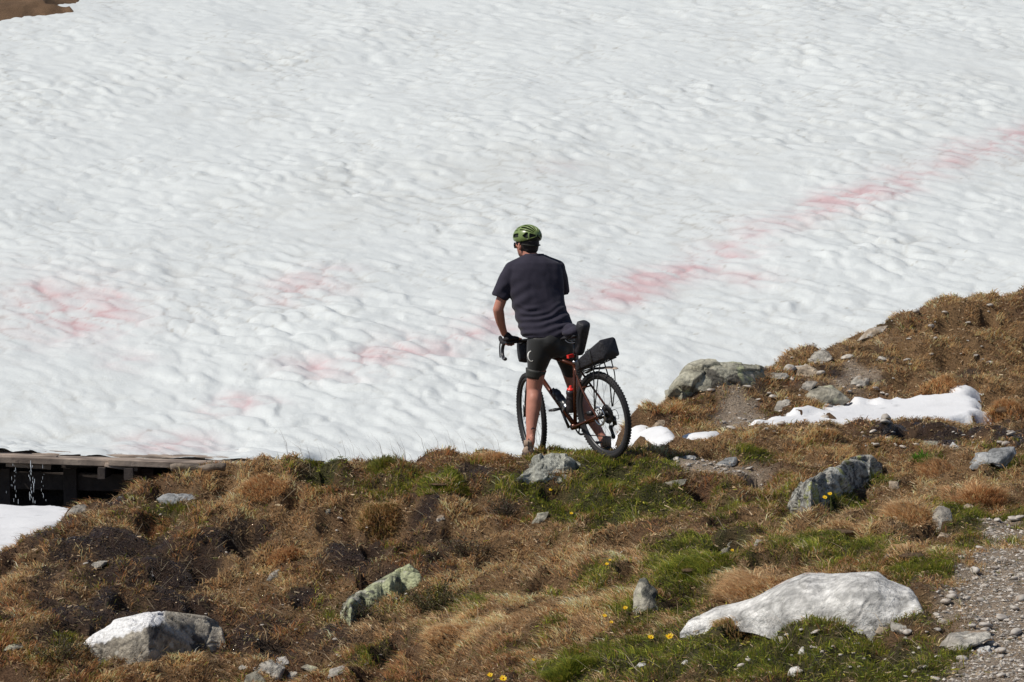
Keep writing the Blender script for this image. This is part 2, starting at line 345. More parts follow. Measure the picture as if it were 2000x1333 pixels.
# algae gather in the hollows, in streaks along the drawn-out domes
c_, s_ = math.cos(rad(-50)), math.sin(rad(-50)); sa_, sb_ = SX * c_ + SY * s_, -SX * s_ + SY * c_
patchy = .42 + .95 * fbm(sa_ * 1.4, sb_ * 4.2, 85, 4) + .6 * crease + .4 * line
stain = np.clip(stain * np.clip(patchy, 0.06, 1.6), 0, 1.2)
dirt = np.clip(line * (.25 + 1.2 * fbm(SX * 0.9, SY * 0.6, 87, 4)), 0, 1) * .42 + np.clip(crease * (0.1 + 0.9 * fbm(SX * 0.5, SY * 0.35, 86, 3)), 0, 1) * 0.30 + np.clip(fbm(sa_ * 4, sb_ * 8, 88, 4) - 0.42, 0, 1) * 0.5
dirt = dirt + .16 * np.clip(seg(uw, vw, [(480, 420, .4), (700, 370, .8), (1080, 300, .9), (1380, 330, 1), (1620, 260, .6), (1990, 110, .8)], 190, 60) * (.5 + 1.3 * fbm(sa_ * 2.2, sb_ * 4.4, 89, 4)), 0, 1) + .5 * (vnoise(SX * 26, SY * 13, 90) > .93) * (fbm(SX * 1.2, SY * .8, 94, 2) > .05)
sc_ = np.empty(SX.shape + (3,)); sc_[:] = (.614, .640, .630)
sc_ = sc_ * (1 - dirt[..., None]) + dirt[..., None] * np.array([.34, .32, .27])
pk = np.clip(stain * 1.35, 0, 1)[..., None] * 0.52
sc_ = sc_ * (1 - pk) + pk * np.array([.50, .205, .225])
me = mesh_np('snowfield', np.stack([SX, SY, SZ], -1).reshape(-1, 3), grid_faces(nr2, nc2, ~((SY < 32.02 + .10 * fbm(SX * 2.5, SY * 0, 54, 3)) & (SX < -1.72))[:-1, :-1].ravel()), True, sc_.reshape(-1, 3))
tag(obj('snowfield', me, M['snow']), kind='structure')
def snow_z(X, Y):
    return snow_plane(X, Y) + snow_relief(X, Y)[0] - 0.05

# ------------------------------------------------------------------ shape builder
class MB:
    def __init__(s): s.v = []; s.q = []; s.t = []; s.n = 0
    def add(s, v, q=(), t=()):
        v = np.asarray(v, float).reshape(-1, 3)
        if len(q): s.q.append(np.asarray(q, int) + s.n)
        if len(t): s.t.append(np.asarray(t, int) + s.n)
        s.v.append(v); s.n += len(v); return s
    def rings(s, R, cap=True, closed=False):
        """R: (m, n, 3) rings joined in order"""
        R = np.asarray(R, float); m, n = R.shape[:2]; q = []
        j = np.arange(n); k = (j + 1) % n
        for i in range(m if closed else m - 1):
            a, b = i * n, ((i + 1) % m) * n
            q.append(np.stack([a + j, a + k, b + k, b + j], -1))
        v = R.reshape(-1, 3); t = []
        if cap and not closed:
            v = np.vstack([v, R[0].mean(0), R[-1].mean(0)]); c = m * n
            t = np.vstack([np.stack([k, j, np.full(n, c)], -1), np.stack([(m - 1) * n + j, (m - 1) * n + k, np.full(n, c + 1)], -1)])
        return s.add(v, np.vstack(q), t)
    def tube(s, pts, r, n=10, closed=False, cap=True, flat=1.0, up=(0, 0, 1)):
        P = np.asarray(pts, float); m = len(P); r = np.broadcast_to(np.asarray(r, float), (m,))
        T = (np.roll(P, -1, 0) - np.roll(P, 1, 0)) if closed else np.gradient(P, axis=0)
        T = T / (np.linalg.norm(T, axis=1)[:, None] + 1e-12); R = []; a = np.asarray(up, float)
        if abs(T[0] @ a) > 0.95: a = np.array([1.0, 0.2, 0])
        th = np.arange(n) * 2 * np.pi / n; x = a
        for i in range(m):
            x = x - T[i] * (x @ T[i]); x = x / (np.linalg.norm(x) + 1e-12); y = np.cross(T[i], x)
            R.append(P[i] + r[i] * (np.cos(th)[:, None] * x * flat + np.sin(th)[:, None] * y))
        return s.rings(R, cap, closed)
    def ell(s, c, r, n=18, m=12, rot=None):
        th = np.arange(n) * 2 * np.pi / n; ph = np.linspace(-np.pi / 2, np.pi / 2, m + 1)[1:-1]
        v = np.array([[np.cos(p) * np.cos(t), np.cos(p) * np.sin(t), np.sin(p)] for p in ph for t in th])
        v = np.vstack([v, [0, 0, -1], [0, 0, 1]]) * np.asarray(r, float)
        if rot is not None: v = v @ np.asarray(rot).T
        v = v + np.asarray(c, float); j = np.arange(n); k = (j + 1) % n; q = []
        for i in range(m - 2): q.append(np.stack([i * n + j, i * n + k, (i + 1) * n + k, (i + 1) * n + j], -1))
        b = (m - 1) * n
        t = np.vstack([np.stack([k, j, np.full(n, b)], -1), np.stack([(m - 2) * n + j, (m - 2) * n + k, np.full(n, b + 1)], -1)])
        return s.add(v, np.vstack(q), t)
    def box(s, c, h, rot=None):
        v = np.array([[x, y, z] for x in (-1, 1) for y in (-1, 1) for z in (-1, 1)]) * np.asarray(h, float)
        if rot is not None: v = v @ np.asarray(rot).T
        return s.add(v + np.asarray(c, float), [[0, 1, 3, 2], [4, 6, 7, 5], [0, 4, 5, 1], [2, 3, 7, 6], [0, 2, 6, 4], [1, 5, 7, 3]])
    def disc(s, c, r, h, axis=(0, 1, 0), n=24, r0=0.0):
        """short cylinder (or ring when r0 > 0) along axis"""
        ax = np.asarray(axis, float); ax = ax / np.linalg.norm(ax); x = np.cross(ax, [0.3, 0.1, 0.9]); x /= np.linalg.norm(x); y = np.cross(ax, x)
        th = np.arange(n) * 2 * np.pi / n; d = np.cos(th)[:, None] * x + np.sin(th)[:, None] * y; c = np.asarray(c, float)
        if r0 > 0: return s.rings([c + d * r0 - ax * h, c + d * r - ax * h, c + d * r + ax * h, c + d * r0 + ax * h], False, True)
        return s.rings([c + d * r - ax * h, c + d * r + ax * h])
    def xf(s, f):
        s.v = [f(v) for v in s.v]; return s
    def mesh(s, name, smooth=True, col=None):
        f = ([np.vstack(s.q)] if s.q else []) + ([np.vstack(s.t)] if s.t else [])
        return mesh_np(name, np.vstack(s.v), f, smooth, col)
    def build(s, name, m, parent=None, smooth=True, loc=None):
        return obj(name, s.mesh(name, smooth), m, parent, loc)
def autosmooth(o, deg=35):
    me = o.data; me.shade_smooth() if hasattr(me, 'shade_smooth') else None
    try: me.set_sharp_from_angle(angle=rad(deg))
    except Exception: pass
    return o
def spline(pts, n=24):
    """Catmull-Rom through pts"""
    P = np.asarray(pts, float); P = np.vstack([2 * P[0] - P[1], P, 2 * P[-1] - P[-2]]); out = []
    m = len(P) - 3
    for t in np.linspace(0, m - 1e-6, n):
        i = int(t); f = t - i; a, b, c, d = P[i:i + 4]
        out.append(0.5 * ((2 * b) + (c - a) * f + (2 * a - 5 * b + 4 * c - d) * f * f + (3 * b - a - 3 * c + d) * f ** 3))
    return np.array(out)
def fuse(name, mb, voxel, smooth=4, m=None, parent=None, loc=None, disp=None):
    """join the closed shapes of mb into one continuous skin"""
    tmp = bpy.data.objects.new('fuse_tmp', mb.mesh(name)); COL.objects.link(tmp)
    r = tmp.modifiers.new('r', 'REMESH'); r.mode = 'VOXEL'; r.voxel_size = voxel; r.use_smooth_shade = True
    s = tmp.modifiers.new('s', 'SMOOTH'); s.iterations = smooth; s.factor = 0.5
    dg = bpy.context.evaluated_depsgraph_get(); dg.update()
    me = bpy.data.meshes.new_from_object(tmp.evaluated_get(dg)); me.name = name
    old = tmp.data; bpy.data.objects.remove(tmp); bpy.data.meshes.remove(old)
    if disp is not None:
        n = len(me.vertices); co = np.empty(n * 3, np.float32); no = np.empty(n * 3, np.float32)
        me.vertices.foreach_get('co', co); me.vertices.foreach_get('normal', no)
        co = disp(co.reshape(-1, 3).astype(float), no.reshape(-1, 3).astype(float))
        me.vertices.foreach_set('co', co.astype(np.float32).ravel()); me.update()
    for p in me.polygons: p.use_smooth = True
    return obj(name, me, m, parent, loc)


# ------------------------------------------------------------------ snow lying in the hollows
def sdist(X, Y, poly):
    """signed distance to a polygon, positive inside"""
    P_ = np.asarray(poly, float); d = np.full(X.shape, 1e9); ins = np.zeros(X.shape, bool)
    for (ax, ay), (bx, by) in zip(P_, np.roll(P_, -1, 0)):
        t = np.clip(((X - ax) * (bx - ax) + (Y - ay) * (by - ay)) / ((bx - ax) ** 2 + (by - ay) ** 2 + 1e-12), 0, 1)
        d = np.minimum(d, np.hypot(X - ax - t * (bx - ax), Y - ay - t * (by - ay)))
        ins ^= ((ay > Y) != (by > Y)) & (X < (bx - ax) * (Y - ay) / (by - ay + 1e-12) + ax)
    return np.where(ins, d, -d)
PATCHES = []
def snow_patch(poly, top=.06, base=None, step=.045, zfun=None, ylim=(0, 99)):
    P_ = np.asarray([(p[0] * min(max(p[1], ylim[0]), ylim[1]) / p[1], min(max(p[1], ylim[0]), ylim[1])) for p in poly], float); x0, y0 = P_.min(0) - .1; x1, y1 = P_.max(0) + .1
    gx, gy = np.arange(x0, x1, step), np.arange(y0, y1, step); X, Y = np.meshgrid(gx, gy)
    s = sdist(X, Y, P_) + .05 * fbm(X * 4, Y * 4, 501, 3)
    if zfun is None:
        w = sstep(0, .2, s); z = (gz(X, Y) + np.clip(s * .5, -.12, top)) * (1 - w) + (base_z(X, Y) + top + .015 + .02 * fbm(X * 1.5, Y * 1.5, 503, 2)) * w
    else:
        z = zfun(X, Y) - np.clip(.10 - s, 0, .35) ** 1.0 * (s < .10)
    PATCHES.append(P_); f = grid_faces(len(gy), len(gx)); sk = s.ravel()
    f = f[(sk[f] > -.1).any(1)]
    c = np.empty((X.size, 3)); c[:] = (.72, .72, .72)
    c *= (1 - .16 * np.clip(fbm(X * 3, Y * 3, 505, 5, .6) + .1, 0, 1) - .25 * (vnoise(X * 30, Y * 18, 506) > .9)).reshape(-1, 1)
    me = mesh_np('snow_patch', np.stack([X, Y, z], -1).reshape(-1, 3), f, True, c)
    return tag(obj('snow_patch', me, M['snow']), kind='structure')
hp = lambda *a: [tuple(hit(u, v)[:2]) for u, v in a]
snow_patch(hp((1458, 836), (1490, 826), (1540, 806), (1600, 801), (1652, 800), (1658, 783), (1700, 787), (1780, 795), (1850, 782), (1912, 768), (1916, 795), (1930, 822), (1900, 831), (1820, 832), (1740, 839), (1640, 837), (1560, 842), (1520, 838)), ylim=(31.8, 34.1))
snow_patch(hp((1262, 846), (1330, 850), (1425, 848), (1405, 858), (1330, 861), (1262, 868)) + [(0.9, 29.9), (0.5, 32.0), (0.95, 33.2)], zfun=lambda X, Y: base_z(X, Y) + .055 + .02 * fbm(X * 1.5, Y * 1.5, 509, 3))
snow_patch([(-5.6, 27.2), (-3.75, 27.2), (-3.52, 29.2), (-3.62, 30.0), (-3.85, 30.35), (-4.2, 30.2), (-4.5, 30.4), (-5.6, 30.4)], zfun=lambda X, Y: -.60 + .03 * (Y - 29) + .03 * fbm(X * 2, Y * 2, 507, 3))

# bare ground showing high on the snow slope, top left
bx_, by_ = np.meshgrid(np.linspace(-9.6, -6.6, 110), np.linspace(56.0, 66, 130))
bz = snow_plane(bx_, by_)
bu, bv = PX(np.stack([bx_, by_, bz], -1))
sdp = np.array([(-60, -40), (-60, 42), (0, 37), (45, 33), (75, 24), (105, 24), (140, 20), (138, 14), (95, 13), (110, 4), (150, -8), (160, -40)], float)
sdd = sdist(bu, bv, sdp) + 3 * fbm(bx_ * 3, by_ * 2, 511, 3)
bz = bz + np.clip(sdd * .012, -.2, .10) + .03 * fbm(bx_ * 3, by_ * 3, 513, 4)
bc = np.array([.17, .105, .06]) * (1 + .5 * fbm(bx_ * 4, by_ * 3, 515, 4))[..., None]
f = grid_faces(130, 110); f = f[(sdd.ravel()[f] > -12).any(1)]
tag(obj('bare_ground', mesh_np('bare_ground', np.stack([bx_, by_, bz], -1).reshape(-1, 3), f, True, bc.reshape(-1, 3), {'wet': np.zeros(bx_.size)}), M['ground']), kind='structure')

# ------------------------------------------------------------------ land and snow going on beyond the frame
def sheet(name, xs, ys, zf, m, col):
    X, Y = np.meshgrid(xs, ys); c = np.empty((X.size, 3)); c[:] = col
    return tag(obj(name, mesh_np(name, np.stack([X, Y, zf(X, Y)], -1).reshape(-1, 3), grid_faces(len(ys), len(xs)), True, c, {'wet': np.zeros(X.size)}), m), kind='structure')
sheet('snow_slope', np.linspace(-160, 160, 90), np.linspace(65.6, 330, 60), lambda X, Y: SN0 + (Y - SNY) * SNS - .06 + .5 * fbm(X * .05, Y * .05, 91, 3) * sstep(66, 80, Y), M['snow'], (.63, .648, .625))
for xs in (np.linspace(-160, -6.2, 60), np.linspace(7.2, 160, 60)):
    s_ = 1 if xs[0] > 0 else -1
    sheet('snow_slope', xs, np.linspace(31.0, 65.7, 40), lambda X, Y: np.where(np.abs(X) < .199 * Y, -4.0, SN0 + (Y - SNY) * SNS - .12 + .2 * fbm(X * .1, Y * .1, 92, 3)), M['snow'], (.63, .648, .625))
sheet('meadow', np.linspace(-120, 120, 100), np.linspace(-90, 47, 90), lambda X, Y: np.where((np.abs(X) < .184 * Y) & (Y > 14.8), -4.0, -1.35 + .25 * fbm(X * .3, Y * .3, 93, 4) - .06 * np.clip(14 - Y, 0, 60) + .004 * np.abs(X)), M['ground'], (.11, .075, .038))

# ------------------------------------------------------------------ rocks
def ico(sub):
    b = bmesh.new(); bmesh.ops.create_icosphere(b, subdivisions=sub, radius=1.0)
    v = np.array([x.co[:] for x in b.verts]); f = np.array([[x.index for x in p.verts] for p in b.faces]); b.free(); return v, f
ICO = {k: ico(k) for k in (2, 3, 4, 5)}
def n3(p, s, sc, o=4):
    return (fbm(p[:, 0] * sc + p[:, 1] * sc * .31, p[:, 2] * sc + p[:, 1] * sc * .47, s, o) + fbm(p[:, 1] * sc + 7, p[:, 2] * sc * .6 + p[:, 0] * sc * .5, s + 5, o)) * .7
def facet(d, rng, n=14, lo=.72, ax=(1, 1, 1)):
    N_ = rng.normal(size=(n, 3)) * np.array(ax); N_ /= np.linalg.norm(N_, axis=1)[:, None]; c = rng.uniform(lo, 1.0, n)
    q = d @ N_.T; r = np.where(q > .05, c[None] / np.maximum(q, .05), 9).min(1)
    return np.minimum(r, 1.0)
def col_mix(base, dark, spots=(), seed=0, sc=9.0, band=None, crack=.75):
    def f(p, u, v):
        a = np.clip(.5 + 1.1 * n3(p, seed + 40, sc), 0, 1)[:, None]; c = np.array(base) * a + np.array(dark) * (1 - a)
        a2 = np.clip(n3(p, seed + 60, sc * 5, 3) * .6, -.35, .35)[:, None]; c = c * (1 + a2)
        k = np.exp(-(n3(p, seed + 90, sc * .8, 4) / .035) ** 2)[:, None] * .55 + np.exp(-(n3(p * np.array([.5, .5, 2.2]), seed + 95, sc * 1.2, 3) / .03) ** 2)[:, None] * .35; c = c * (1 - np.clip(k, 0, .8) * crack)
        for i, (sc2, th, col) in enumerate(spots):
            k = sstep(th, th + .10, n3(p, seed + 70 + i * 9, sc2, 4))[:, None]; c = c * (1 - k) + k * np.array(col)
        if band is not None:
            k = band(u, v)[:, None]; c = c * (1 - k) + k * np.array((.84, .83, .81)) * (1 + .1 * a2)
        return np.clip(c, .005, .9)
    return f
M['rock'] = mat('rock', attr=True, rough=0.88, spec=.25, var=.35, vscale=30, bump=1.0, bscale=26, bdist=.035)
C_GREY = lambda s: col_mix((.39, .36, .285), (.20, .185, .145), [(6, .22, (.10, .10, .085)), (9, .30, (.44, .43, .30))], s)
C_PALE = lambda s: col_mix((.47, .44, .38), (.29, .26, .22), [(8, .30, (.30, .22, .15))], s)
C_TAN = lambda s: col_mix((.46, .37, .27), (.28, .22, .16), [(8, .25, (.5, .47, .42))], s)
C_LICHEN = lambda s: col_mix((.42, .40, .35), (.22, .21, .185), [(26, .08, (.07, .07, .065)), (9, .27, (.34, .35, .13)), (30, .22, (.48, .48, .43))], s, 20)
C_GREEN = lambda s: col_mix((.36, .38, .20), (.20, .21, .13), [(9, .20, (.44, .42, .34)), (14, .28, (.08, .08, .06))], s, 10)
C_WHITE = lambda s: col_mix((.66, .645, .61), (.52, .505, .475), [(7, .62, (.60, .42, .32)), (10, .46, (.48, .46, .43))], s, 4, crack=.6)
C_WET = lambda s: col_mix((.32, .325, .32), (.19, .19, .185), [(10, .2, (.43, .43, .42))], s)
rocks_foot = []
def rock(outline, label, colf, depth=.8, sub=4, seed=1, Y=None, sink=.18, name='boulder', cat='rock', group=None, strata=0.0, lo=.74, rough_amp=.085, tilt=.9):
    """a stone whose outline from the rider's path side follows the given pixels; depth = its thickness away from us / its height"""
    rng = np.random.default_rng(seed); O = np.asarray(outline, float); cu, cv = (O.min(0) + O.max(0)) / 2
    vb = O[:, 1].max(); ub = O[np.argmax(O[:, 1]), 0]
    Yb = Y or hit(cu, vb - .15 * (vb - O[:, 1].min()))[1]; px = K * Yb
    hh = (vb - O[:, 1].min()) / 2 * px; ww = (O[:, 0].max() - O[:, 0].min()) / 2 * px; D = max(min(ww, hh * 2.2) * depth, .03)
    Yc = Yb + D * .22; c = PT(cu, cv, Yc); px = K * Yc
    d, F = ICO[sub]; th = np.arctan2(d[:, 2], d[:, 0]); O = O.copy(); lowr = O[:, 1] > cv; O[lowr, 1] = cv + (O[lowr, 1] - cv) * (1.55 + sink)
    tt = np.linspace(-np.pi, np.pi, 241); rr = []
    for t in tt:                                            # outline radius by direction
        dx, dy = math.cos(t), -math.sin(t); best = 1e-3
        for (ax, ay), (bx, by) in zip(O - (cu, cv), np.roll(O - (cu, cv), -1, 0)):
            ex, ey = bx - ax, by - ay; den = dx * ey - dy * ex
            if abs(den) > 1e-9:
                s = (ax * ey - ay * ex) / den; w = (ax * dy - ay * dx) / den
                if s > 0 and -1e-6 <= w <= 1 + 1e-6: best = max(best, s)
        rr.append(best)
    r = np.interp(th, tt, rr) * px * 1.03
    rho = np.hypot(d[:, 0], d[:, 2]); ex = 2.6
    k = 1.0 / (rho ** ex + np.abs(d[:, 1]) ** ex) ** (1 / ex)
    fac = facet(d, rng, 20, lo - .20, (.6, 1.2, .8))
    p = np.stack([r * np.cos(th) * rho * k * fac, D * d[:, 1] * k * fac, r * np.sin(th) * rho * k * fac], -1)
    sz = min(ww, hh, D) + .3 * max(ww, hh, D)
    p += d * (n3(p / sz * 1.4, seed + 3, 1.0, 5) * rough_amp * sz + -np.abs(n3(p / sz * 5, seed + 9, 1.0, 4)) * rough_amp * .8 * sz)[:, None]
    if strata: p += d * (strata * sz * vnoise(p[:, 2] / sz * 9 + p[:, 0] / sz * 2.5 + 3 * seed, p[:, 0] / sz * 1.0, seed))[:, None]
    dy_ = tilt * np.maximum(p[:, 2] + hh, -.3 * hh); p[:, 1] += dy_; p[:, 2] -= dy_ * (H - c[2]) / c[1]                # the face we see leans back
    wp = p + c; u, v = PX(wp)
    me = mesh_np(name, p, F, True, colf(wp, u, v))
    o = obj(name, me, M['rock'], None, c.tolist()); tag(o, label, cat, group)
    try: me.set_sharp_from_angle(angle=rad(48))
    except Exception: pass
    rocks_foot.append((c[0], c[1], ww, D))
    return o
def slab_rock(top, bot, label, colf, seed, depth=1.5, amp=.02, step=.03, nu=120, fwd=0.0, cell=3.0, sm=15):
    """a boulder bedded in the soil: its foot follows bot, its skyline follows top (photo pixels), the face between leans back and rounds over"""
    top, bot = np.asarray(top, float), np.asarray(bot, float); us = np.linspace(top[0, 0], top[-1, 0], nu); vt, vb = np.interp(us, top[:, 0], top[:, 1]), np.interp(us, bot[:, 0], bot[:, 1])
    yb = np.array([hit(u, v)[1] for u, v in zip(us, vb)]); k = np.ones(sm) / sm; yb = np.convolve(np.pad(yb, sm // 2, 'edge'), k, 'valid') - fwd
    hgt = np.maximum(vb - vt, 1) * K * yb; Dp = depth * hgt + .03; rows = []
    for t in np.linspace(-.5, 0, 7)[:-1]: rows.append(PT(us, vb - t * .9 * np.maximum(vb - vt, 14), yb + t * .05))
    for t in np.linspace(0, 1, 44): rows.append(PT(us, vb + (vt - vb) * math.sin(t * math.pi / 2), yb + Dp * (1 - math.cos(t * math.pi / 2))))
    e = rows[-1]
    for t in np.linspace(0, 1, 22)[1:]:
        q = e.copy(); q[:, 1] += Dp * .9 * math.sin(t * math.pi / 2); q[:, 2] -= (hgt * 1.5 + .25) * (1 - math.cos(t * math.pi / 2)); rows.append(q)
    R = np.array(rows); nr_, nu_ = R.shape[:2]
    N_ = np.cross(np.gradient(R, axis=1), np.gradient(R, axis=0)); N_ /= np.linalg.norm(N_, axis=2)[..., None] + 1e-9; N_[N_[..., 2] < -.2] *= -1
    f = R.reshape(-1, 3); wu, wv = f[:, 0] + .15 * n3(f, seed, 3.0, 3), f[:, 2] * 1.2 + f[:, 1] * .8 + .1 * n3(f, seed + 4, 4.0, 3)
    f1, f2, cx, cy, ci = worley(wu * cell, wv * cell * 1.6, seed); tilt_ = (wu * cell - cx) * (ci - .5) * 1.6 + (wv * cell * 1.6 - cy) * (vnoise(cx * 7, cy * 7, seed) * .8)
    g2, h2, _, _, cj = worley(wu * cell * 2.6 + 5, wv * cell * 4.0, seed + 1)
    dsp = step * ((ci - .5) + tilt_) + step * .45 * (cj - .5) + amp * n3(f, seed + 8, 4.0, 5) - step * .5 * np.exp(-((f2 - f1) / .035) ** 2)
    fade = np.minimum(1, hgt / .12)[None, :] * np.ones((nr_, 1)); f = f + N_.reshape(-1, 3) * (dsp * fade.ravel())[:, None]
    c = f.mean(0); u, v = PX(f); col = colf(f, u, v) * (1 - .35 * np.exp(-((f2 - f1) / .03) ** 2))[:, None]
    me = mesh_np('boulder', f - c, grid_faces(nr_, nu_), True, col); o = tag(obj('boulder', me, M['rock'], None, c.tolist()), label, 'rock')
    rocks_foot.append((c[0], float(yb.mean() + Dp.max() * .75), (us[-1] - us[0]) / 2 * K * yb.mean(), float(Dp.max() * .75)))
    return o
def quartz(u, v):       # white vein along the upper left shoulder of the lower left boulder
    return sstep(-2.5, 2.5, (1262 - .335 * (u - 180)) - v + 2.5 * np.sin(u * .19) + 1.5 * np.sin(u * .53)) * sstep(326, 314, u)
slab_rock([(1328, 1236), (1345, 1212), (1400, 1187), (1470, 1168), (1530, 1136), (1575, 1119), (1660, 1120), (1715, 1118), (1735, 1134), (1775, 1147), (1796, 1172), (1808, 1205)],
          [(1328, 1240), (1370, 1234), (1420, 1214), (1480, 1216), (1560, 1222), (1620, 1224), (1690, 1220), (1740, 1218), (1785, 1220), (1808, 1210)],
          'large smooth white boulder with orange stains in the grass beside the path', C_WHITE(3), 312, 2.0, .012, .009, 170, cell=2.0, sm=81, fwd=.12)
slab_rock([(1537, 990), (1545, 962), (1575, 942), (1620, 915), (1665, 897), (1700, 892), (1724, 903)], [(1537, 996), (1570, 1003), (1600, 990), (1650, 970), (1690, 955), (1724, 925)],
          'grey boulder speckled with yellow lichen behind a yellow flower', C_LICHEN(5), 317, 1.4, .02, .028, 110, cell=3.2)
slab_rock([(1003, 940), (1028, 920), (1043, 908), (1046, 893), (1075, 888), (1110, 896), (1134, 906)], [(1003, 944), (1030, 944), (1058, 946), (1088, 934), (1112, 926), (1134, 910)],
          'flat pale grey slab on the crest right below the rider', col_mix((.42, .42, .36), (.29, .29, .25), [(8, .34, (.14, .14, .12))], 7), 313, 1.6, .012, .03, 90, cell=4.5)
slab_rock([(157, 1262), (180, 1240), (225, 1212), (310, 1195), (350, 1199), (400, 1208), (434, 1226), (440, 1250)], [(157, 1266), (190, 1282), (235, 1295), (270, 1303), (350, 1280), (400, 1274), (428, 1272), (440, 1256)],
          'big grey boulder with a white quartz vein at lower left', col_mix((.42, .375, .30), (.25, .22, .175), [(7, .22, (.10, .09, .08)), (12, .3, (.5, .47, .40))], 9, 9, quartz), 331, 1.2, .020, .018, 130, cell=3.0, sm=41)
slab_rock([(664, 1196), (680, 1168), (730, 1138), (800, 1098), (820, 1116), (826, 1140)], [(664, 1202), (676, 1226), (692, 1226), (705, 1200), (760, 1170), (805, 1150), (826, 1146)],
          'long slab covered in yellow-green lichen in the middle of the bank', col_mix((.44, .46, .27), (.30, .31, .20), [(9, .20, (.46, .44, .36)), (14, .30, (.10, .10, .08))], 15, 10), 315, 1.7, .012, .020, 110, cell=3.4)
rock([(1230, 1200), (1240, 1160), (1250, 1130), (1262, 1121), (1276, 1140), (1293, 1155), (1288, 1180), (1260, 1195)], 'pointed grey stone standing upright among green grass', C_GREY(17), .8, 4, 16)
rock([(1372, 1093), (1390, 1070), (1430, 1050), (1460, 1042), (1467, 1055), (1440, 1073), (1400, 1089)], 'low grey stone left of the long brown tufts and above the white boulder', C_GREY(19), .8, 4, 17)
rock([(1876, 909), (1905, 885), (1940, 877), (1985, 873), (1990, 888), (1960, 907), (1930, 906), (1895, 916)], 'layered blue-grey rock near the right edge above the dry tussock', C_WET(21), .9, 4, 18, strata=.04)
rock([(1830, 1260), (1860, 1240), (1930, 1232), (1942, 1240), (1902, 1257), (1860, 1270)], 'flat pale slab lying on the edge of the gravel path', C_PALE(23), 1.4, 4, 19, lo=.85)
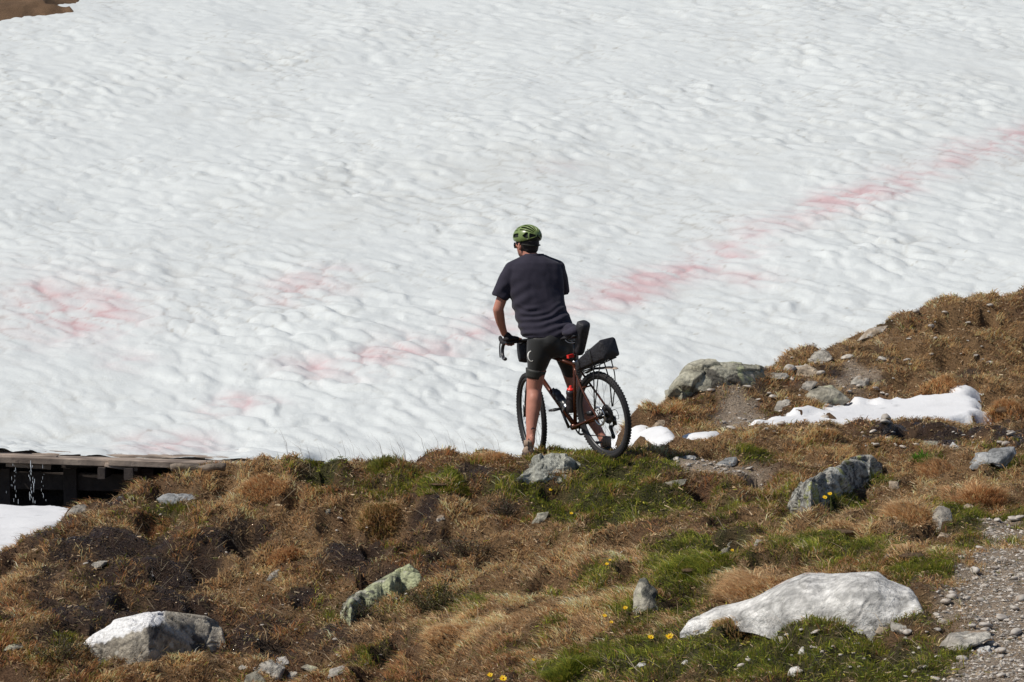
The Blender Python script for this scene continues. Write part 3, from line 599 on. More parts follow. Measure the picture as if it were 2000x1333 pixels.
for i, (o_, lab, cf) in enumerate((
    ([(493, 1312), (505, 1295), (530, 1289), (557, 1305), (547, 1320), (515, 1320)], 'largest rounded stone of the small pile at the bottom edge', C_PALE(31)),
    ([(473, 1336), (480, 1318), (500, 1310), (522, 1322), (517, 1338)], 'lowest stone of the small pile, cut by the bottom edge', C_GREY(32)),
    ([(548, 1324), (565, 1312), (583, 1311), (577, 1326)], 'pale stone right of the small pile at the bottom edge', C_PALE(33)),
    ([(533, 1301), (540, 1285), (558, 1282), (567, 1293), (556, 1301)], 'tan stone at the top of the small pile at the bottom', C_TAN(34)),
    ([(583, 1302), (600, 1294), (632, 1301), (616, 1312)], 'thin flat stone right of the pile in wet mud', C_GREY(35)),
    ([(636, 1322), (640, 1308), (665, 1299), (682, 1305), (661, 1320)], 'pale stone half covered by dry grass at bottom', C_PALE(36)),
    ([(462, 1306), (470, 1299), (490, 1302), (484, 1309)], 'small white stone left of the small pile', C_PALE(37)),
    ([(301, 977), (320, 964), (370, 965), (387, 972), (371, 986), (330, 985)], 'wet bluish slab on the bank below the footbridge', C_WET(38)),
    ([(616, 1014), (630, 995), (649, 989), (650, 1000), (636, 1017)], 'slanting grey stone below the green tuft on the crest', C_GREY(39)),
    ([(513, 1132), (530, 1118), (546, 1111), (545, 1126), (530, 1135)], 'small pale stone in brown grass left of the lichen slab', C_PALE(40)),
    ([(843, 1017), (855, 1008), (874, 1002), (872, 1013), (855, 1019)], 'small white stone in the dark mud below the crest', C_PALE(41)),
    ([(163, 1110), (180, 1098), (208, 1095), (206, 1103), (185, 1112)], 'flat pale stone in the wet brown slope at left', C_PALE(42)),
    ([(128, 1002), (140, 988), (165, 985), (174, 998), (150, 1005)], 'pale stones at the right tip of the gully snow', C_PALE(43)),
    ([(1278, 952), (1300, 942), (1342, 934), (1340, 946), (1310, 955)], 'flat grey stone on the turf below the gravel strip', C_GREY(44)),
    ([(1033, 1022), (1050, 1003), (1072, 999), (1067, 1013), (1050, 1024)], 'small grey stone in the turf below the rider slab', C_GREY(45)),
    ([(1733, 952), (1738, 939), (1755, 941), (1757, 953), (1742, 957)], 'pinkish cube-shaped stone right of the lichen boulder', C_TAN(46)),
    ([(1818, 1032), (1824, 995), (1840, 984), (1860, 995), (1866, 1020), (1850, 1035)], 'pale upright lump of rock at the end of a dry tuft', C_PALE(47)),
    ([(1558, 1274), (1568, 1261), (1583, 1261), (1584, 1274), (1570, 1278)], 'small white stone in grass below the white boulder', C_WHITE(48)),
    ([(1536, 1314), (1545, 1301), (1568, 1299), (1574, 1308), (1550, 1318)], 'white stone in grass close to the bottom edge', C_WHITE(49)),
    ([(1708, 1234), (1718, 1223), (1738, 1225), (1737, 1237), (1718, 1240)], 'small pink-beige stone under the white boulder right end', C_TAN(50)),
    ([(1735, 1228), (1740, 1215), (1770, 1221), (1790, 1228), (1770, 1236)], 'long cream stone under the white boulder right end', C_PALE(51)),
    ([(1903, 1270), (1920, 1261), (1936, 1262), (1934, 1273), (1915, 1277)], 'white stone on gravel just below the flat slab', C_WHITE(52)),
    ([(1498, 1252), (1520, 1243), (1572, 1241), (1562, 1251), (1520, 1256)], 'grey stone half sunk in grass below the white boulder', C_GREY(53)),
    ([(4, 1268), (15, 1257), (40, 1257), (50, 1264), (30, 1270)], 'flat grey stone at the left edge near the bottom', C_GREY(54)),
    ([(1763, 1246), (1770, 1239), (1782, 1241), (1786, 1250), (1770, 1252)], 'round cream stone between the boulder and the slab', C_PALE(55)),
    ([(1725, 1087), (1735, 1079), (1750, 1083), (1744, 1091)], 'pale stone left of a low dry grass mound', C_PALE(56)),
    ([(1830, 1050), (1840, 1039), (1858, 1044), (1852, 1053), (1838, 1054)], 'ochre stone below the upright pale lump', C_TAN(57)),
    ([(1880, 990), (1890, 983), (1905, 988), (1900, 997), (1886, 996)], 'ochre stone in the shadow of the dry tussock', C_TAN(58)),
    ([(980, 1160), (1000, 1153), (1012, 1152), (1005, 1160), (990, 1164)], 'thin white stone among straw right of the dark shrub', C_PALE(59)),
    ([(1240, 1302), (1250, 1294), (1268, 1297), (1262, 1305)], 'flat white stone in bare soil near the bottom', C_WHITE(60)),
    ([(1330, 1296), (1340, 1288), (1352, 1293), (1345, 1301)], 'small white stone in bare soil beside the green tuft', C_WHITE(61)),
    ([(1472, 1064), (1478, 1053), (1490, 1053), (1490, 1064), (1480, 1068)], 'cream stone touching the right end of a low grey stone', C_PALE(62)),
)):
    rock(o_, lab, cf, 1.0, 3, 100 + i, lo=.88, name='stone', cat='stone')
for i, (o_, lab, cf, sb) in enumerate((
    ([(1670, 662), (1700, 642), (1742, 632), (1738, 644), (1710, 657)], 'flat tan slab set in the hillside skyline', C_TAN(72), 3),
    ([(1576, 708), (1590, 685), (1615, 681), (1632, 700), (1610, 711)], 'pale block on the hillside edge above a split rock', C_PALE(73), 4),
    ([(1548, 738), (1553, 715), (1575, 711), (1607, 725), (1597, 740), (1570, 738)], 'split tan rock on the hillside edge', C_TAN(74), 4),
    ([(1562, 798), (1575, 770), (1600, 749), (1630, 751), (1663, 780), (1625, 793), (1590, 801)], 'broad grey-tan rock directly above the snow patch', C_GREY(75), 4),
    ([(1510, 801), (1520, 785), (1540, 777), (1547, 790), (1536, 803)], 'rounded pale stone at the upper edge of the snow patch', C_PALE(76), 3),
    ([(1486, 738), (1510, 727), (1542, 729), (1542, 739), (1500, 743)], 'low pale slab just right of the hillside outcrop', C_PALE(77), 3),
    ([(1267, 841), (1275, 820), (1300, 811), (1317, 822), (1312, 837), (1285, 843)], 'tan block at the foot of the hillside by the snow', C_TAN(78), 4),
    ([(1710, 634), (1720, 620), (1732, 623), (1730, 635)], 'small grey stone standing on the hillside skyline', C_GREY(79), 3),
    ([(1658, 748), (1680, 731), (1702, 740), (1692, 757)], 'pale stone in the hillside scree right of the rocks', C_PALE(80), 3),
    ([(1550, 764), (1575, 745), (1602, 744), (1582, 762)], 'tilted slab behind the broad rock above the snow', C_PALE(81), 3),
    ([(1795, 870), (1805, 860), (1832, 862), (1838, 872), (1815, 874)], 'grey stone in mud above the bright green plant', C_GREY(82), 3),
    ([(1852, 874), (1862, 863), (1874, 872), (1868, 876)], 'white triangular stone in mud near the green plant', C_WHITE(83), 3),
    ([(1330, 895), (1345, 889), (1362, 892), (1355, 899)], 'grey stone in the left part of the gravel strip', C_WET(84), 3),
    ([(1395, 908), (1415, 895), (1440, 893), (1440, 906), (1420, 914)], 'blue-grey stone at the right end of the gravel strip', C_WET(85), 3))):
    rock(o_, lab, cf, .8, sb, 200 + i, lo=.92, sink=-.1, name='boulder' if sb > 3 else 'stone', cat='rock' if sb > 3 else 'stone', strata=.02)

slab_rock([(1296, 778), (1318, 748), (1345, 714), (1370, 708), (1430, 711), (1487, 721), (1494, 735)], [(1296, 784), (1330, 788), (1365, 774), (1395, 756), (1430, 752), (1460, 746), (1494, 741)],
          'large lichen-grey outcrop at the snow end of the hillside', col_mix((.44, .42, .33), (.26, .245, .185), [(6, .26, (.12, .11, .09)), (9, .3, (.42, .43, .26))], 71, 5), 319, 1.3, .03, .05, 120, cell=2.2)
# ------------------------------------------------------------------ loose stones: individuals where they can be told apart, gravel where not
def pebble_mesh(seed, sub=2):
    rng = np.random.default_rng(seed); d, F = ICO[sub]; p = d * facet(d, rng, 12, .6)[:, None] * np.array([1, .8, .5]) * (1 + .10 * n3(d * 1.3, seed, 1.0, 3))[:, None]
    c = col_mix((.52, .48, .42), (.36, .32, .28), [(2, .36, (.28, .22, .17))], seed, 1.4)(p + seed * 3.1, None, None)
    return mesh_np('pebble', p, F, True, c)
PEB = [pebble_mesh(900 + i) for i in range(9)]
M['pebble'] = mat('pebble', attr=True, rough=.85, spec=.25)
for me in PEB: me.materials.append(M['pebble'])
rng = np.random.default_rng(4)
def pebble(x, y, r, label, group, k=None):
    o = bpy.data.objects.new('pebble', PEB[rng.integers(9) if k is None else k]); COL.objects.link(o)
    o.location = (x, y, float(gz(x, y)) + r * .3); o.scale = (r * rng.uniform(.8, 1.3), r * rng.uniform(.8, 1.2), r * rng.uniform(.7, 1.1)); o.rotation_euler = (rng.uniform(-.3, .3), rng.uniform(-.3, .3), rng.uniform(0, 6.3))
    return tag(o, label, 'pebble', group)
def scatter(n, box, r0, r1, label, group, wmask=None):
    k = 0; tries = 0
    while k < n and tries < n * 40:
        tries += 1; u, v = rng.uniform(box[0], box[2]), rng.uniform(box[1], box[3]); h = hit(u, v)
        if wmask is not None:
            w = cover(np.array([h.x]), np.array([h.y]), base_z(np.array([h.x]), np.array([h.y])))[0]
            if not wmask(w): continue
        pebble(h.x, h.y, r0 * (r1 / r0) ** (rng.random() ** 2), label, group); k += 1
grav = lambda w: w[4] > .5
scatter(85, (1800, 1010, 2005, 1333), .014, .05, 'small pale pebble lying loose on the gravel path at right', 'pebbles on the gravel path', grav)
scatter(26, (1300, 892, 1470, 926), .014, .04, 'small pebble in the grey gravel strip behind the crest turf', 'pebbles in the gravel strip', grav)
scatter(60, (1380, 700, 1760, 850), .02, .085, 'small stone in the scree of the hillside', 'stones in the hillside scree')
scatter(22, (1700, 600, 1990, 720), .018, .05, 'small pale stone scattered over the upper hillside', 'stones on the upper hillside')
scatter(30, (1680, 845, 1990, 880), .016, .05, 'small pale stone in the mud strip below the snow patch', 'stones in the mud strip')
scatter(40, (1440, 1235, 1850, 1330), .014, .035, 'small pale stone in the grass below the white boulder', 'stones in the grass at lower right')
scatter(14, (430, 1280, 760, 1333), .014, .03, 'small stone in wet mud along the bottom edge', 'stones in mud at the bottom edge')
scatter(28, (40, 1000, 950, 1270), .012, .026, 'tiny pale stone in the brown bank', 'stones in the brown bank')
def gravel_mesh(n=7000):
    V, F, C = [], [], []; d, f = np.array([[1, 0, 0], [-1, 0, 0], [0, 1, 0], [0, -1, 0], [0, 0, 1], [0, 0, -1.]]), np.array([[0, 2, 4], [2, 1, 4], [1, 3, 4], [3, 0, 4], [2, 0, 5], [1, 2, 5], [3, 1, 5], [0, 3, 5]])
    m_ = 60000; Y = np.concatenate([rng.uniform(16.5, 25.8, m_), rng.uniform(26, 37, m_)]); T = np.concatenate([rng.uniform(.10, .165, m_), rng.uniform(.03, .16, m_)])
    X = T * Y; w = cover(X, Y, base_z(X, Y)); keep = np.where(rng.random(len(X)) < np.clip(w[:, 4] * 1.3 - .25 + .10 * w[:, 3], 0, 1))[0]; keep = rng.permutation(keep)[:n]
    X, Y = X[keep], Y[keep]; Z = gz(X, Y); r = .003 * (6.0 ** (rng.random(len(X)) ** 1.6)); n = len(X)
    sc = np.stack([r * rng.uniform(.8, 1.6, n), r * rng.uniform(.8, 1.3, n), r * rng.uniform(.4, .9, n)], -1); a = rng.uniform(0, 6.3, n)
    dd = d[None] * (1 + rng.uniform(-.35, .35, (n, 6, 1))) * sc[:, None]
    p = np.stack([dd[..., 0] * np.cos(a)[:, None] - dd[..., 1] * np.sin(a)[:, None], dd[..., 0] * np.sin(a)[:, None] + dd[..., 1] * np.cos(a)[:, None], dd[..., 2]], -1) + np.stack([X, Y, Z + r * .2], -1)[:, None]
    g = (.16 + .44 * rng.random(n) ** 1.3)[:, None] * np.array([1, .90, .78])
    return mesh_np('gravel', p.reshape(-1, 3), (f[None] + 6 * np.arange(n)[:, None, None]).reshape(-1, 3), False, np.repeat(g, 6, 0))
tag(obj('gravel', gravel_mesh(), M['pebble']), 'loose grey gravel on the path and bare strips', 'gravel', kind='stuff')

# ------------------------------------------------------------------ old timber footbridge over the gully
M['wood'] = mat('wood', (.38, .30, .235), rough=.85, var=.45, vscale=9, col2=(.15, .115, .09), bump=.6, bscale=30, bdist=.01)
M['wood_dark'] = mat('wood_dark', (.055, .042, .035), rough=.8, var=.4, vscale=12, bump=.5, bscale=25, bdist=.01)
def plank(p0, p1, wid, th, seed, rows=9):
    """weathered board from p0 to p1 (middle of its top face); its grain edge is a little uneven"""
    p0, p1 = np.asarray(p0, float), np.asarray(p1, float); d = (p1 - p0) / np.linalg.norm(p1 - p0); s = np.cross([0, 0, 1.], d); s /= np.linalg.norm(s); u = np.cross(d, s); r = np.random.default_rng(seed); R = []
    for i, t in enumerate(np.linspace(0, 1, rows)):
        c = p0 + (p1 - p0) * t; j = lambda a: r.uniform(-a, a); w = wid / 2 * (1 + j(.05)); e = .005
        if i in (0, rows - 1): w *= r.uniform(.75, 1)
        R.append([c - s * w + u * (-e), c - s * (w - e) + u * j(.003), c + s * (w - e) + u * j(.003), c + s * w - u * e, c + s * w - u * (th - e), c + s * (w - e) - u * th, c - s * (w - e) - u * th, c - s * w - u * (th - e)])
    return MB().rings(R)
br0 = np.array(V3(280, 905, 31.8))
bridge = empty('footbridge', br0.tolist(), 'low weathered timber footbridge over the dark gully, half buried in snow', 'footbridge')
def bp(name, mb, m=None): return mb.xf(lambda v: v - br0).build(name, m or M['wood'], bridge, smooth=False)
pl = lambda u0, v0, y0, u1, v1, y1, w, th, s: plank(V3(u0, v0, y0), V3(u1, v1, y1), w, th, s)
zt = lambda X: -.262 - .032 * (X + 4.5)                              # the deck dips to the right
for i, (x0, x1, y) in enumerate(((-5.9, -3.52, 31.66), (-3.56, -2.42, 31.62), (-2.5, -1.84, 31.64), (-5.6, -4.05, 31.83), (-4.0, -2.72, 31.81), (-2.68, -1.9, 31.82), (-5.8, -4.6, 32.0), (-4.55, -3.3, 31.99), (-3.25, -1.95, 31.98), (-5.8, -3.9, 32.17), (-3.85, -2.0, 32.16), (-5.8, -1.95, 32.33))):
    j = .012 * math.sin(7 * i); bp('plank', plank((x0, y - j * .6, zt(x0) + j), (x1, y + j, zt(x1) + j * .5), .165, .055 if i < 3 else .045, i + 1))
for i, x in enumerate((-3.62, -3.38, -2.52)):
    bp('cross_beam', plank((x, 31.50, zt(x) - .062), (x, 32.36, zt(x) - .062), .085 if i < 2 else .15, .10, 60 + i, 4), M['wood_dark'])
for u0, v0, u1, v1, y, s in ((12, 902, 100, 908, 31.75, 21), (205, 903, 268, 912, 31.62, 22), (120, 905, 200, 903, 31.85, 23)): bp('broken_board', plank(V3(u0, v0, y), V3(u1, v1, y + .05), .15, .04, s), M['wood'] if u0 != 120 else M['wood_dark'])
bp('beam', plank(V3(-60, 918, 32.2), V3(470, 930, 32.2), .14, .16, 31), M['wood_dark'])
for u in (20, 150, 300, 420): c = np.array(V3(u, 915, 32.15)); bp('post', plank(c + [0, 0, 0], c + [.01, .001, -.9], .12, .12, u + 5, 5), M['wood_dark'])
lg = MB(); P0, P1 = np.array(hit(334, 934)) + [0, 0, .075], np.array(hit(440, 932)) + [0, 0, .07]; tt = np.linspace(0, 1, 14)
lg.tube([P0 + (P1 - P0) * t + [0, 0, .01 * math.sin(9 * t)] for t in tt], .030 + .004 * np.sin(tt * 21), 14)
M['log_wood'] = mat('log_wood', (.27, .215, .165), rough=.9, var=.5, vscale=18, col2=(.12, .095, .075), bump=.8, bscale=22, bdist=.02)
tag(lg.xf(lambda v: v - P0).build('log', M['log_wood'], loc=P0.tolist()), 'grey weathered log lying on the bank below the footbridge', 'log')
# peat wall added behind the bridge, near-black to stand for shade in the void
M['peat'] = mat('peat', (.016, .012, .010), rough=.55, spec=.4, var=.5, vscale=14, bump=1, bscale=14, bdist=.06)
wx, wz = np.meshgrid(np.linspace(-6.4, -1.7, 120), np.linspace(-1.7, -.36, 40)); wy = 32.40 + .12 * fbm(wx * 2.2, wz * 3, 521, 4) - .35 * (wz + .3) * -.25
tag(obj('shaded_peat_bank', mesh_np('shaded_peat_bank', np.stack([wx, wy, wz], -1).reshape(-1, 3), grid_faces(40, 120)), M['peat']), 'peat face under the timber footbridge, coloured near-black for the shade there', 'bank', kind='structure')
# trickles of meltwater falling into the gully
M['water'] = mat('water', (.75, .8, .82), rough=.08, spec=.6)
fwm = MB(); rw = np.random.default_rng(8)
for u0, n, j in ((62, 30, 4.5), (28, 18, 7), (84, 10, 4)):
    for i in range(n):
        v = 906 + 76 * (i + rw.random()) / n; r = rw.uniform(.0018, .005) * (1.1 if u0 == 62 else .8); c = V3(u0 + rw.normal() * j * (.35 + .5 * (v - 906) / 76), v, 31.2 - .25 * (v - 906) / 76)
        fwm.ell(c, (r * .55, r * .55, r * rw.uniform(2, 7)), 8, 6)
tag(fwm.build('falling_water', M['water']), 'drops of meltwater falling from the footbridge', 'water', kind='stuff')

# ------------------------------------------------------------------ grass: blades gathered in clumps, combed down the slope
def blades(X, Y, L, W_, lean, ldir, col, z=None, bend=.6, up=1.0):
    """one tapered two-part blade for each root"""
    n = len(X); Z = gz(X, Y) - .006 if z is None else z; root = np.stack([X, Y, Z], -1)
    t1 = np.stack([np.cos(ldir) * lean * .55, np.sin(ldir) * lean * .55, up * np.ones(n)], -1); t1 /= np.linalg.norm(t1, axis=1)[:, None]
    t2 = np.stack([np.cos(ldir) * lean * (1 + bend * 2), np.sin(ldir) * lean * (1 + bend * 2), up * (1 - bend * .9) * np.ones(n)], -1); t2 /= np.linalg.norm(t2, axis=1)[:, None]
    a = rng.uniform(0, np.pi, n); side = np.stack([np.cos(a), np.sin(a), np.zeros(n)], -1); side[:, 0] = np.abs(side[:, 0]) + .3; side /= np.linalg.norm(side, axis=1)[:, None]
    mid = root + t1 * (L * .5)[:, None]; tip = mid + t2 * (L * .55)[:, None]; w = side * (W_ / 2)[:, None]
    V = np.stack([root - w, root + w, mid + w * .75, mid - w * .75, tip], 1).reshape(-1, 3)
    i = 5 * np.arange(n)[:, None]
    return V, i + np.array([[0, 1, 2, 3]]), i + np.array([[3, 2, 4]]), np.repeat(col, 5, 0)
def grass_mesh(name, parts):
    V, Q, T, C, k = [], [], [], [], 0
    for v, q, t, c in parts: V.append(v); Q.append(q + k); T.append(t + k); C.append(c); k += len(v)
    return mesh_np(name, np.vstack(V), [np.vstack(Q), np.vstack(T)], True, np.vstack(C))
def pick(pal, n):
    pal = np.asarray(pal); a = pal[rng.integers(len(pal), size=n)]; b = pal[rng.integers(len(pal), size=n)]; t = rng.random((n, 1))
    return (a * t + b * (1 - t)) * rng.uniform(.7, 1.25, (n, 1))
P_DRY = [(0.74, 0.485, 0.245), (0.62, 0.375, 0.175), (0.86, 0.63, 0.36), (0.44, 0.25, 0.12), (0.8, 0.54, 0.3)]
P_RUST = [(0.44, 0.205, 0.085), (0.52, 0.275, 0.125), (0.33, 0.15, 0.07), (0.58, 0.34, 0.165), (0.2, 0.095, 0.05)]
P_GREEN = [(0.22, 0.258, 0.034), (0.155, 0.201, 0.03), (0.309, 0.312, 0.045), (0.412, 0.357, 0.057), (0.13, 0.168, 0.032)]
P_OLIVE = [(0.255, 0.21, 0.072), (0.33, 0.255, 0.091), (0.18, 0.165, 0.052)]
def field(n, y0, y1, t0, t1, dens=1.0):
    Y = y0 + (y1 - y0) * rng.random(n); T = rng.uniform(t0, t1, n); X = T * Y
    b0 = base_z(X, Y); w = cover(X, Y, b0); u, v = PX(np.stack([X, Y, gz(X, Y)], -1))
    # clumps
    f1, f2, cx, cy, ci = worley(X * 5.2, Y * 4.6, 601); cx, cy = cx / 5.2, cy / 4.6
    f1b, _, _, _, cib = worley(X * 2.0, Y * 1.6, 603)
    bare = np.clip(w[:, 3] * 1.05 + w[:, 4] * 1.15, 0, 1); gap = np.clip(.6 * sstep(.45, .75, f1) + 1.1 * pits(X, Y), 0, 1)
    p = (1 - bare) * (1 - gap) * (.5 + .7 * ci + .3 * w[:, 2]); keep = rng.random(n) < p * dens
    # nothing grows through stones, boots or tyres
    for rx, ry, rw_, rd in rocks_foot:
        keep &= ~(((X - rx) / (rw_ * .95)) ** 2 + ((Y - ry) / (rd * .80)) ** 2 < 1)
    for pp in PATCHES: keep &= sdist(X, Y, pp) < .02
    keep &= ~((u < 330) & (Y > 28.9)) & ((b0 > -1.0) | (Y < 27))
    X, Y, w, u, v, ci, cx, cy, f1 = (q[keep] for q in (X, Y, w, u, v, ci, cx, cy, f1)); n = len(X)
    r = rng.random(n); cs = np.cumsum(w[:, :3] / (w[:, :3].sum(1, keepdims=True) + 1e-9), 1); kind = (r > cs[:, 0]).astype(int) + (r > cs[:, 1])
    col = np.where((kind == 0)[:, None], pick(P_RUST, n), np.where((kind == 1)[:, None], pick(P_DRY, n), pick(P_GREEN, n)))
    ol = (rng.random(n) < .25) & (kind != 1); col[ol] = pick(P_OLIVE, ol.sum())
    col *= (.55 + .85 * ci)[:, None] * (1 + .5 * fbm(X * 14, Y * 11, 611, 3))[:, None]
    e = .05; gx = (base_z(X + e, Y) - base_z(X - e, Y)) / (2 * e); gy = (base_z(X, Y + e) - base_z(X, Y - e)) / (2 * e)
    th = fbm(X * .9, Y * .9, 607, 2) * 2.2; ox, oy = (X - cx) * 5, (Y - cy) * 5
    dx, dy = -gx * 2.2 + ox + .45 * np.cos(th) - .15, -gy * 2.2 + oy + .45 * np.sin(th) - .35
    ld = np.arctan2(dy, dx) + rng.normal(size=n) * .8
    lean = np.where(kind == 2, rng.uniform(.25, .9, n), rng.uniform(.9, 3.2, n))
    L = np.where(kind == 2, rng.uniform(.035, .085, n), rng.uniform(.04, .11, n)) * (.65 + .7 * ci) * (1.15 - .5 * np.clip(f1, 0, 1))
    W_ = rng.uniform(.0034, .0085, n) * (Y / 26) ** .5
    return blades(X, Y, L, W_, lean, ld, np.clip(col, .01, .8))
parts = [field(170000, 17.4, 24, -.152, .152), field(300000, 21.5, 29.4, -.152, .152), field(60000, 28.8, 33, .02, .152, .9), field(90000, 31.5, 38.5, .025, .152, 1.0)]
# long loose straws lying over the bank
n = 1300; u_ = rng.uniform(150, 1950, n); v_ = rng.uniform(905, 1325, n); hh_ = [hit(a, b) for a, b in zip(u_, v_)]
X, Y = np.array([h.x for h in hh_]), np.array([h.y for h in hh_])
ok = ~((u_ < 330) & (v_ < 960)); X, Y = X[ok], Y[ok]; n = len(X)
parts.append(blades(X, Y, rng.uniform(.07, .30, n), rng.uniform(.0024, .0042, n), rng.uniform(1.0, 3.5, n), rng.normal(size=n) * .8 + np.where(rng.random(n) < .5, 3.4, -.5), pick([(.62, .49, .32), (.52, .38, .23), (.68, .57, .40)], n), bend=.4))
# thin dead stalks standing up along the crest
n = 90; u_ = np.concatenate([rng.uniform(560, 1000, 55), rng.uniform(690, 800, 35)]); Y = rng.uniform(28.0, 28.5, n); X = (u_ - 1000) * K * Y
parts.append(blades(X, Y, rng.uniform(.10, .34, n), rng.uniform(.0022, .0036, n), rng.uniform(.1, 1.0, n), rng.uniform(2.4, 4.2, n) * 1.0, pick([(.30, .22, .14), (.22, .15, .09)], n), bend=.25))
# litter: broken straws, crumbs of peat and dead leaves
n = 250000; Y = rng.uniform(17.4, 38, n); X = rng.uniform(-.152, .152, n) * Y; w = cover(X, Y, base_z(X, Y)); b0 = base_z(X, Y); pm = np.zeros(n, bool)
for pp in PATCHES: pm |= sdist(X, Y, pp) > 0
kp = ~pm & ((b0 > -1.0) | (Y < 27)) & ~((X < -2.5) & (Y > 28.9)) & (rng.random(n) < (1 - w[:, 4] * .8)); X, Y, w = X[kp], Y[kp], w[kp]; n = len(X)
a_ = rng.uniform(0, 6.283, n); l_ = .005 * 4.5 ** rng.random(n); ww_ = rng.uniform(.0010, .0030, n) * (Y / 24); d_ = np.stack([np.cos(a_), np.sin(a_), rng.normal(size=n) * .35], -1) * l_[:, None]; s_ = np.stack([-np.sin(a_), np.cos(a_), rng.normal(size=n) * .6], -1) * ww_[:, None]
c_ = np.stack([X, Y, gz(X, Y) + rng.uniform(.004, .03, n)], -1); lc = pick([(.52, .37, .22), (.40, .26, .145), (.05, .03, .02), (.22, .13, .07), (.13, .13, .04), (.62, .48, .32)], n); gm = rng.random(n) < w[:, 2] * .8; lc[gm] = pick(P_GREEN, gm.sum()); mm_ = rng.random(n) < w[:, 3] * .8; lc[mm_] *= .3
lv = np.stack([c_ - d_ - s_, c_ + d_ - s_, c_ + d_ + s_, c_ - d_ + s_], 1).reshape(-1, 3); tag(obj('litter', mesh_np('litter', lv, 4 * np.arange(n)[:, None] + np.array([[0, 1, 2, 3]]), False, np.repeat(np.clip(lc, .01, .7), 4, 0)), M['blade']), 'broken straw and crumbs of peat strewn over the bank', 'litter', kind='stuff')
# small glossy bits added to the mud to give sun glints
M['wet'] = mat('wet', (.035, .025, .02), rough=.07, spec=.9)
n = 60000; Y = rng.uniform(21.5, 29, n); X = rng.uniform(-.152, .02, n) * Y; w = cover(X, Y, base_z(X, Y)); kp = (rng.random(n) < w[:, 3] * .5) & ~((X < -2.5) & (Y > 28.9)); X, Y = X[kp], Y[kp]; n = len(X)
oc = np.array([[1, 0, 0], [-1, 0, 0], [0, 1, 0], [0, -1, 0], [0, 0, 1], [0, 0, -1.]]); of = np.array([[0, 2, 4], [2, 1, 4], [1, 3, 4], [3, 0, 4], [2, 0, 5], [1, 2, 5], [3, 1, 5], [0, 3, 5]])
pw = (oc[None] + rng.normal(size=(n, 6, 3)) * .35) * rng.uniform(.003, .008, (n, 1, 1)) + np.stack([X, Y, gz(X, Y) + .003], -1)[:, None]
tag(obj('glint_bits', mesh_np('glint_bits', pw.reshape(-1, 3), (of[None] + 6 * np.arange(n)[:, None, None]).reshape(-1, 3), True), M['wet']), 'small glossy bits added to glint in the muddy seeps', 'mud', kind='stuff')
grass = tag(obj('grass', grass_mesh('grass', parts), M['blade']), 'short dry and green alpine grass covering the bank and hillside', 'grass', kind='stuff')

# ------------------------------------------------------------------ tussocks and plants that stand out one by one
def tussock(u, v, r, L, n, pal, label, lean=(.5, 1.6), name='grass_tussock', cat='tussock', dirb=None, W_=(.004, .009), Y=None, hump=0.0, group='grass tussocks on the bank'):
    hump *= .55; lean = (lean[0] * 1.3, lean[1] * 1.7); L *= .9
    h = hit(u, v) if Y is None else Vector((*PT(u, v, Y)[:2], float(gz(PT(u, v, Y)[0], Y))))
    a = rng.uniform(0, 6.283, n); q = r * np.sqrt(rng.random(n)); X, Y_ = h.x + q * np.cos(a), h.y + q * np.sin(a)
    ld = a + rng.normal(size=n) * .5
    if dirb is not None: ld = np.where(rng.random(n) < .75, dirb + rng.normal(size=n) * .45, ld)
    z = gz(X, Y_) - .01 + hump * (1 - (q / r) ** 2)
    V, Q, T, C = blades(X, Y_, rng.uniform(.55, 1.1, n) * L, rng.uniform(*W_, n), rng.uniform(*lean, n) * (.3 + .9 * q / r), ld, np.clip(pick(pal, n), .01, .8), z=z)
    base = np.array(h); e = empty(name, tuple(h), label, cat, group)
    obj('blades', mesh_np('blades', V - base, [Q, T], True, C), M['blade'], e)
    if hump:
        m = MB().ell((0, 0, -.2 * hump), (r * .5, r * .5, hump * .7), 20, 10); d = m.build('root_mound', M['mound'], e)
    return e
M['mound'] = mat('mound', (.10, .062, .034), rough=.95, var=.5, vscale=40, bump=1, bscale=50, bdist=.02)
T1 = P_DRY + P_RUST[:2]
tussock(1905, 985, .22, .17, 2600, T1, 'large drooping dry grass tussock above the gravel path', (.9, 2.0), hump=.14)
tussock(1770, 1015, .16, .16, 1700, P_DRY, 'combed straw-coloured tuft right of the lichen boulder', (1.0, 2.2), dirb=3.6, hump=.09)
tussock(1470, 1160, .19, .18, 2300, P_DRY, 'long-haired straw tuft behind the white boulder', (.8, 2.0), dirb=3.3, hump=.10)
tussock(1440, 1225, .13, .08, 900, P_DRY + P_GREEN[:1], 'small dry tuft in front of the white boulder left end', (.5, 1.4), hump=.04)
tussock(1640, 1040, .24, .10, 1700, P_DRY, 'low flattened pale tuft below the lichen boulder', (1.2, 2.5), dirb=3.4, hump=.05)
tussock(1780, 1085, .17, .08, 1000, P_DRY, 'low dry mound above the right end of the white boulder', (.9, 1.8), hump=.06)
tussock(1840, 930, .17, .14, 1400, T1, 'pinkish straw tuft left of the blue-grey rock', (.9, 2.0), dirb=3.6, hump=.08)
tussock(745, 905, .10, .11, 1000, P_GREEN + P_OLIVE, 'dark green tuft with dead stalks on the crest', (.3, 1.2), Y=28.15, hump=.08)
tussock(615, 925, .12, .10, 1200, P_GREEN + P_OLIVE, 'round green tuft on the crest beside the last snow edge', (.4, 1.3), Y=28.4, hump=.08)
tussock(865, 945, .19, .08, 1500, P_GREEN, 'green turf hump overhanging a dark cut in the bank', (.6, 1.8), hump=.03)
tussock(960, 900, .13, .07, 900, P_DRY + P_RUST[:1], 'brown tuft on the crest left of the rider', (.5, 1.4), Y=28.05, hump=.05)
